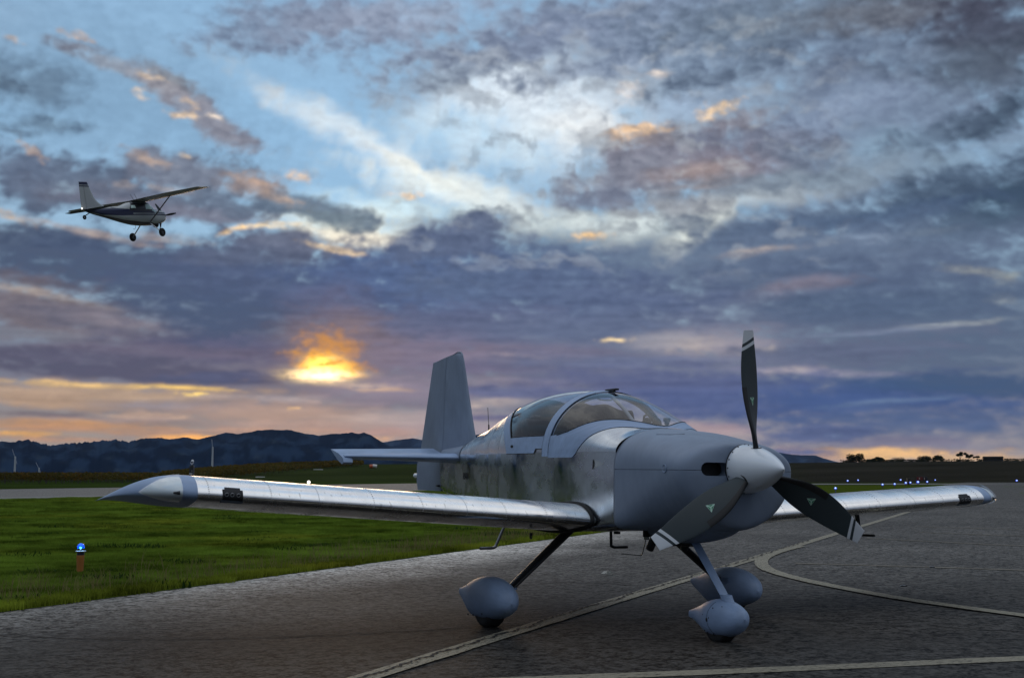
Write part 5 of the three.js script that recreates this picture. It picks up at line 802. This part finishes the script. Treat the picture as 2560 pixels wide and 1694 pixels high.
{
  const t = thing('runway_light', 'white runway edge light glowing above the wing in front of the green field', 'runway light', [-26.0, 0, -155.8]); t.position.set(-19.0, 0, -113.8); part('stem', rod([0, 0, 0], [0, 0.36, 0], 0.03), MAT.black, t); part('lamp', ball(0, 0.50, 0, 0.15, 12, 8), new THREE.MeshStandardMaterial({ color: 0, emissive: new THREE.Color(1, 0.96, 0.86), emissiveIntensity: 3 }), t); const l = new THREE.PointLight(new THREE.Color(1, 0.95, 0.85), 1.2, 12, 2); l.position.set(0, 0.5, 0.2); t.add(l);
  const p = thing('marker_post', 'black marker post with a white cap seen above the near wing tip', 'marker post', [-22.8, 0, -86.6]); part('cabinet', box(0, 0.72, 0, 0.30, 1.44, 0.30, 0.03), MAT.black, p); part('base_band', box(-0.02, 0.98, 0.16, 0.22, 0.05, 0.02), M(RGB(0.6, 0.6, 0.58), 0.6), p); part('cap', new THREE.SphereGeometry(0.11, 14, 8, 0, 6.284, 0, 1.6).translate(0.03, 1.66, 0), M(RGB(0.6, 0.63, 0.68), 0.4), p); part('bracket', [rod([-0.1, 1.60, 0.05], [0.0, 1.50, 0.05], 0.025), rod([0.0, 1.50, 0.05], [0.13, 1.62, 0.05], 0.03)], M(RGB(0.55, 0.57, 0.62), 0.4), p); part('neck', rod([0.02, 1.44, 0], [0.02, 1.66, 0], 0.04), MAT.black, p); p.scale.y = 1.27; part('label_plate', box(0.05, 1.13, 0.155, 0.09, 0.09, 0.015), M(RGB(0.14, 0.14, 0.13), 0.6), p);
  const y = 300, az = -6.52 * Math.PI / 180, x = Math.sin(az) * y, z = -Math.cos(az) * y; const c = thing('field_marker', 'orange and white field marker lying on the green slope', 'marker', [x, ground(x, z), z]); part('orange_end', new THREE.CylinderGeometry(0.45, 0.5, 0.8, 16).rotateZ(1.57).translate(-0.45, 0.55, 0), M(RGB(0.42, 0.09, 0.03), 0.6), c); part('white_body', new THREE.CylinderGeometry(0.42, 0.42, 1.0, 16).rotateZ(1.45).translate(0.45, 0.62, 0), M(RGB(0.62, 0.60, 0.56), 0.6), c); part('leg', [rod([-0.3, 0, 0], [-0.3, 0.5, 0], 0.05), rod([0.6, 0, 0], [0.6, 0.5, 0], 0.05)], MAT.black, c);
  for (const [a0, r, w, l2] of [[-11.69, 228, 1.7, 'low white board lying on the slope below the vineyard'], [-9.05, 285, 2.2, 'low white board higher on the slope near the tailplane']]) { const a = a0 * Math.PI / 180, X = Math.sin(a) * r, Z = -Math.cos(a) * r, bd = thing('white_board', l2, 'board', [X, ground(X, Z), Z]); part('panel', box(0, 0.28, 0, w, 0.2, 0.08, 0.02), M(RGB(0.5, 0.5, 0.48), 0.6), bd); part('leg', [rod([-w * 0.4, 0, 0], [-w * 0.4, 0.3, 0], 0.03), rod([w * 0.4, 0, 0], [w * 0.4, 0.3, 0], 0.03)], MAT.black, bd); }
  const s = thing('hold_sign', 'small red and black taxiway sign behind the blue lights', 'sign', [66.5, 0, -197.5]); s.rotation.y = -0.32; part('frame', box(0, 0.62, 0, 1.75, 0.66, 0.22, 0.03), MAT.black, s); part('red_panel', box(-0.32, 0.62, 0.115, 0.95, 0.54, 0.02), M(RGB(0.12, 0.012, 0.010), 0.5), s); part('character', [box(-0.36, 0.62, 0.13, 0.13, 0.30, 0.012), box(0.40, 0.62, 0.118, 0.10, 0.36, 0.012)], M(RGB(0.45, 0.36, 0.34), 0.5), s); part('leg', [rod([-0.6, 0, 0], [-0.6, 0.32, 0], 0.04), rod([0.6, 0, 0], [0.6, 0.32, 0], 0.04)], MAT.black, s);
  const bp = thing('black_post', 'short black post standing among the blue taxiway lights', 'post', [48.0, 0, -147.5]); part('post', box(0, 0.35, 0, 0.28, 0.70, 0.28, 0.04), MAT.black, bp); part('cap', box(0, 0.73, 0, 0.34, 0.07, 0.34, 0.02), MAT.black, bp);
}
// frost fans in the vineyard
function frostFan(az, r, base, top, label, spin, full = true) {
  const a = az * Math.PI / 180, x = Math.sin(a) * r, z = -Math.cos(a) * r, y0 = ground(x, z), t = thing('frost_fan', label, 'frost fan', [x, y0, z]), h = 1.12 + r * Math.tan(top * Math.PI / 180) - y0, mt = M(RGB(0.42, 0.45, 0.49), 0.5);
  part('tower', rod([0, 0, 0], [0, h, 0], 0.34, 0.26, 14), mt, t); part('gearbox', box(0, h + 0.15, 0.1, 0.35, 0.4, 0.7, 0.08), mt, t);
  const bl = (s) => new THREE.BoxGeometry(0.13, 2.4, 0.04).translate(0, 1.25 * s, 0).rotateZ(spin).translate(0, h + 0.25, 0.5); part('fan_blade', bl(1), mt, t); part('fan_blade', bl(-1), mt, t); return t;
}
frostFan(-13.85, 400, 0, 1.26, 'tall pale frost fan tower standing behind the vineyard left of the tail', 0.1);
frostFan(-22.24, 420, 0, 0.784, 'pale frost fan tower near the left edge of the picture', 0.35);
frostFan(-21.25, 520, 0, 0.30, 'distant low frost fan right of the one at the left edge', 0.5);
// stray debris on the apron
{ const d = thing('scrap', 'pale scrap lying on the asphalt left of the nose wheel', 'scrap', [1.09, 0.012, -13.9]); part('torn_piece', leafCluster(14, 0.06, 0.03, 91, 0.2).translate(0, 0.015, 0), M(RGB(0.42, 0.42, 0.38), 0.8), d);
  const q = thing('stone_chip', 'dark stone chip on the apron inside the curved line', 'stone', [5.1, 0.012, -14.9]); part('chip', new THREE.DodecahedronGeometry(0.03, 0).scale(1.3, 0.5, 1), MAT.black, q); const q2 = q.clone(); q2.name = numbered('stone_chip'); q2.position.set(3.95, 0.012, -12.4); q2.userData.label = 'dark stone chip on the apron just inside the lower branch of the curved line'; scene.add(q2); }

// ================= the high-wing airplane taking off =================
{
  const AZ = -17.4 * D, EL = 11.73 * D, DIST = 84, fly = thing('high_wing_airplane', 'dark blue and white high-wing tailwheel airplane climbing away in the sky', 'airplane', [Math.sin(AZ) * Math.cos(EL) * DIST, Math.sin(EL) * DIST + 1.12, -Math.cos(AZ) * Math.cos(EL) * DIST]);
  const hd = 22.5 * D, pt = 10.3 * D, f = V(Math.sin(hd) * Math.cos(pt), Math.sin(pt), -Math.cos(hd) * Math.cos(pt)), r0 = f.clone().cross(V(0, 1, 0)).normalize(), u0 = r0.clone().cross(f), bank = 3.6 * D, r = r0.clone().multiplyScalar(Math.cos(bank)).addScaledVector(u0, Math.sin(bank)), u = u0.clone().multiplyScalar(Math.cos(bank)).addScaledVector(r0, -Math.sin(bank));
  fly.quaternion.setFromRotationMatrix(new THREE.Matrix4().makeBasis(f, u, r));
  const white = M(RGB(0.36, 0.39, 0.40), 0.35), navy = M(RGB(0.012, 0.016, 0.055), 0.3), dark = M(RGB(0.02, 0.02, 0.025), 0.4), silver = M(RGB(0.45, 0.46, 0.48), 0.35, { metalness: 0.5 });
  const W = curve([[-5.15, 0.06], [-4.4, 0.17], [-3, 0.33], [-1.6, 0.48], [-0.6, 0.55], [0.6, 0.55], [1.3, 0.52], [2.0, 0.44], [2.3, 0.30], [2.36, 0.18]]), Tp = curve([[-5.15, 0.30], [-4.4, 0.34], [-3, 0.45], [-1.9, 0.56], [-1.1, 0.80], [-0.5, 0.86], [0.45, 0.86], [0.75, 0.66], [1.05, 0.42], [1.6, 0.36], [2.1, 0.27], [2.3, 0.16], [2.36, 0.08]]), Bt = curve([[-5.15, 0.14], [-4.4, -0.02], [-3, -0.26], [-1.6, -0.52], [-0.6, -0.66], [0.6, -0.68], [1.3, -0.62], [2.0, -0.50], [2.3, -0.34], [2.36, -0.2]]);
  const hull = (x, a, off = 0) => { const t = Tp(x), b = Bt(x), m = (t + b) / 2, H = (t - b) / 2, w = W(x), n = 3, rr = Math.pow(pw(Math.sin(a) / w, n) + pw(Math.cos(a) / H, n), -1 / n) + off; return [x, m + rr * Math.cos(a), rr * Math.sin(a)]; };
  part('fuselage', [grid((p, q) => hull(mix(-5.15, 2.36, q), p * 2 * Math.PI), 44, 70, 1, 4, true), grid((p, q) => { const c = hull(2.36, p * 2 * Math.PI); return [2.36 + 0.01 * (1 - q), mix(-0.06, c[1], q), c[2] * q]; }, 30, 3)], white, fly);
  const band = (x0, x1, y0, y1, off, nx = 50) => [1, -1].map(k => grid((p, q) => { const x = mix(x0, x1, p), y = mix(y0(x), y1(x), q), t = Tp(x), b = Bt(x), m = (t + b) / 2, H = (t - b) / 2; const w = W(x) * Math.pow(Math.max(0.0001, 1 - pw(clamp((y - m) / H, -1, 1), 3)), 1 / 3); return [x, clamp(y, b, t), k * (w + off)]; }, nx, 8));
  const L1 = line([[-5.15, 0.14], [-3.8, -0.08], [-2.2, -0.12], [-1.0, -0.10], [2.33, -0.03]]), U1 = line([[-5.15, 0.31], [-3, 0.43], [-2.6, 0.36], [-1.6, 0.30], [-1.2, 0.10], [2.33, 0.06]]);
  part('stripe', band(-5.13, -1.25, L1, U1, 0.006), navy, fly); part('stripe', band(-1.25, 2.2, x => -0.10 + 0.02 * (x + 1.2), x => -0.02 + 0.02 * (x + 1.2), 0.006), navy, fly); part('stripe', band(-1.6, 2.2, x => 0.05 + 0.01 * (x + 1.6), x => 0.20 + 0.005 * (x + 1.6) - 0.04 * Math.max(0, x - 0.6), 0.006), navy, fly);
  part('belly_panel', [grid((p, q) => hull(mix(-5.1, 1.9, q), mix(0.80, 1.20, p) * Math.PI, 0.006), 16, 50)], dark, fly); part('engine_top', [grid((p, q) => hull(mix(0.95, 2.3, q), mix(-0.26, 0.26, p) * Math.PI, 0.007), 16, 20)], navy, fly);
  const paneMat = M(RGB(0.62, 0.82, 0.80), 0.03, { transmission: 0.9, thickness: 0 });
  const win = (x0, x1, xt0, xt1, y0, y1, mat) => [1, -1].map(k => grid((p, q) => { const y = mix(y0, y1, q), x = mix(mix(x0, xt0, q), mix(x1, xt1, q), p), t = Tp(x), b = Bt(x), m = (t + b) / 2, H = (t - b) / 2, w = W(x) * Math.pow(Math.max(0.001, 1 - pw(clamp((y - m) / H, -1, 1), 3)), 1 / 3); return [x, y, k * (w + 0.009)]; }, 10, 6));
  part('door_panel', win(-1.6, 0.85, -1.2, 0.65, 0.20, 0.74, dark), dark, fly);
  const paintedSky = M(RGB(0.62, 0.80, 0.76), 0.1); part('window', win(-0.02, 0.62, 0.02, 0.56, 0.32, 0.66).map(g => g.translate(0, 0, 0)).map((g, i) => g.translate(0, 0, i ? -0.006 : 0.006)), paintedSky, fly); part('window', win(-1.42, -0.95, -1.3, -1.0, 0.36, 0.56).map((g, i) => g.translate(0, 0, i ? -0.006 : 0.006)), paintedSky, fly);  // opaque panes: sky reflected in the glass is painted as pale teal
  part('windscreen', [grid((p, q) => hull(mix(0.50, 1.02, q), mix(-0.40, 0.40, p) * Math.PI, 0.008), 16, 8)], M(RGB(0.30, 0.42, 0.44), 0.08), fly);
  // wing with struts
  const wp = (t, zz, q) => { const k = sstep(2.7, 5.46, Math.abs(zz)), c = mix(1.63, 1.12, k * 0.95), x = 0.5 * (1 + Math.cos(2 * Math.PI * t)), th = 0.12, y = th / 0.2 * (0.2969 * Math.sqrt(x) - 0.126 * x - 0.3516 * x * x + 0.2843 * x ** 3 - 0.1036 * x ** 4), tipk = sstep(5.25, 5.5, Math.abs(zz)); return [0.62 - k * 0.10 - x * c * (1 - tipk * 0.25) - tipk * 0.1, 0.90 + Math.abs(zz) * 0.030 + (t < 0.5 ? y * 1.3 : -y * 0.7) * c * (1 - 0.8 * tipk) - tipk * 0.06, zz]; };
  const wg = part('wing', [grid((p, q) => wp(p, mix(-5.5, 5.5, q)), 40, 60, 1, 4)], M(RGB(0.30, 0.31, 0.32), 0.4), fly);
  for (const k of [1, -1]) {
    part('wing_tip', [grid((p, q) => { const c = wp(p, 5.5 * k), m = [0.0, 1.03, 5.5 * k]; return [mix(m[0], c[0], q), mix(m[1], c[1], q), c[2] + 0.05 * k * (1 - q)]; }, 30, 3)], navy, wg);
    part('wing_strut', grid((p, q) => { const a = p * 2 * Math.PI; return [mix(0.35, 0.05, q) + 0.075 * Math.cos(a), mix(-0.50, 0.93, q) + 0.02 * Math.sin(a), k * mix(0.52, 2.6, q) + 0.02 * Math.sin(a)]; }, 14, 4, 1, 1, true), dark, fly);
    const g = part('gear_leg', grid((p, q) => { const a = p * 2 * Math.PI; return [mix(0.45, 0.50, q) + 0.07 * Math.cos(a), mix(-0.60, -1.24, q) + 0.018 * Math.sin(a), k * (mix(0.42, 1.14, q)) + 0.018 * Math.sin(a)]; }, 12, 4, 1, 1, true), silver, fly);
    part('tyre', new THREE.TorusGeometry(0.19, 0.098, 12, 28).rotateY(0.0).translate(0.50, -1.30, k * 1.22), MAT.rubber, g); part('wheel_hub', new THREE.CylinderGeometry(0.11, 0.11, 0.12, 16).rotateX(Math.PI / 2).translate(0.50, -1.30, k * 1.22), dark, g);
    part('stabilizer', grid((p, q) => { const zz = k * mix(0.06, 1.62, q), t = p, x = 0.5 * (1 + Math.cos(2 * Math.PI * t)), c = mix(1.0, 0.68, q) * (q > 0.93 ? 0.9 : 1), y = 0.08 * c * Math.sin(Math.PI * Math.sqrt(x)) * 0.6; return [-4.28 - 0.22 * q - x * c, 0.24 + (t < 0.5 ? y : -y), zz]; }, 20, 14), navy, fly);
  }
  const ft = line([[-5.35, 1.90], [-4.75, 1.98], [-4.62, 1.92]]), finL = curve([[0.30, -2.5], [0.42, -3.0], [0.55, -3.45], [0.75, -3.85], [1.0, -4.12], [1.5, -4.38], [1.97, -4.60]]);
  const finP = (y0, y1, mat, name, off) => part(name, [1, -1].map(k => grid((p, q) => { const y = mix(y0, y1, q), x = mix(finL(y), mix(-5.42, -5.34, (y - 0.3) / 1.6), p); const th = 0.05 * Math.sin(Math.PI * Math.sqrt(clamp(p))) + 0.004; return [x, y + 0.0, k * (th + off)]; }, 16, 16)), mat, fly);
  finP(0.28, 1.97, white, 'fin', 0); finP(1.80, 1.975, navy, 'fin_stripe', 0.004); finP(1.68, 1.75, navy, 'fin_stripe', 0.004); part('rudder_gap', [1, -1].map(k => grid((p, q) => [-4.98 - 0.015 * p - q * 0.03, mix(0.34, 1.9, q), k * 0.052], 1, 6)), dark, fly);
  part('tail_wheel', [rod([-4.75, 0.05, 0], [-5.2, -0.16, 0], 0.03), new THREE.TorusGeometry(0.09, 0.055, 10, 20).translate(-5.24, -0.24, 0)], MAT.rubber, fly);
  const pr = part('propeller_hub', new THREE.ConeGeometry(0.14, 0.34, 20).rotateZ(-Math.PI / 2).translate(2.56, 0.0, 0), white, fly);
  for (let i = 0; i < 3; i++) part('propeller_blade', grid((p, q) => { const rr = mix(0.1, 1.05, q), c = 0.08 + 0.09 * Math.sin(Math.PI * Math.min(q * 1.05, 1)), be = mix(55, 20, q) * D, s = (p - 0.5) * c, ang = i * 2.0944 - 0.55, e1 = [0, Math.cos(ang), Math.sin(ang)], e2 = [0, -Math.sin(ang), Math.cos(ang)]; return [2.44 + s * Math.sin(be), e1[1] * rr + e2[1] * s * Math.cos(be), e1[2] * rr + e2[2] * s * Math.cos(be)]; }, 6, 14), MAT.blade, pr);
  part('cowl_fairing', [ball(1.5, -0.62, 0.0, 0.2).scale(1, 1, 1), rod([1.75, -0.48, 0.18], [1.72, -0.80, 0.2], 0.05)], dark, fly);
  part('antenna', [rod([-0.5, 0.93, 0.1], [-0.8, 1.32, 0.1], 0.012), rod([0.1, 1.0, -0.1], [-0.15, 1.42, -0.1], 0.012), rod([-2.1, 0.5, 0], [-2.1, 0.72, 0], 0.01)], dark, fly); part('belly_antenna', tube([[-0.55, -0.66, 0], [-0.6, -0.85, 0], [-0.7, -0.95, 0], [-0.85, -0.93, 0]], 0.012, 6, 20), dark, fly);
  part('tail_light', ball(-5.40, 0.30, 0.03, 0.045), new THREE.MeshStandardMaterial({ color: 0, emissive: new THREE.Color(1, 1, 0.95), emissiveIntensity: 3 }), fly); const l = new THREE.PointLight(0xfff4e0, 0.04, 4, 2); l.position.set(-5.42, 0.30, 0.12); fly.add(l);
}
scene.fog = new THREE.FogExp2(new THREE.Color(0.55, 0.72, 1.0), 0.000022);
renderer.render(scene, camera);
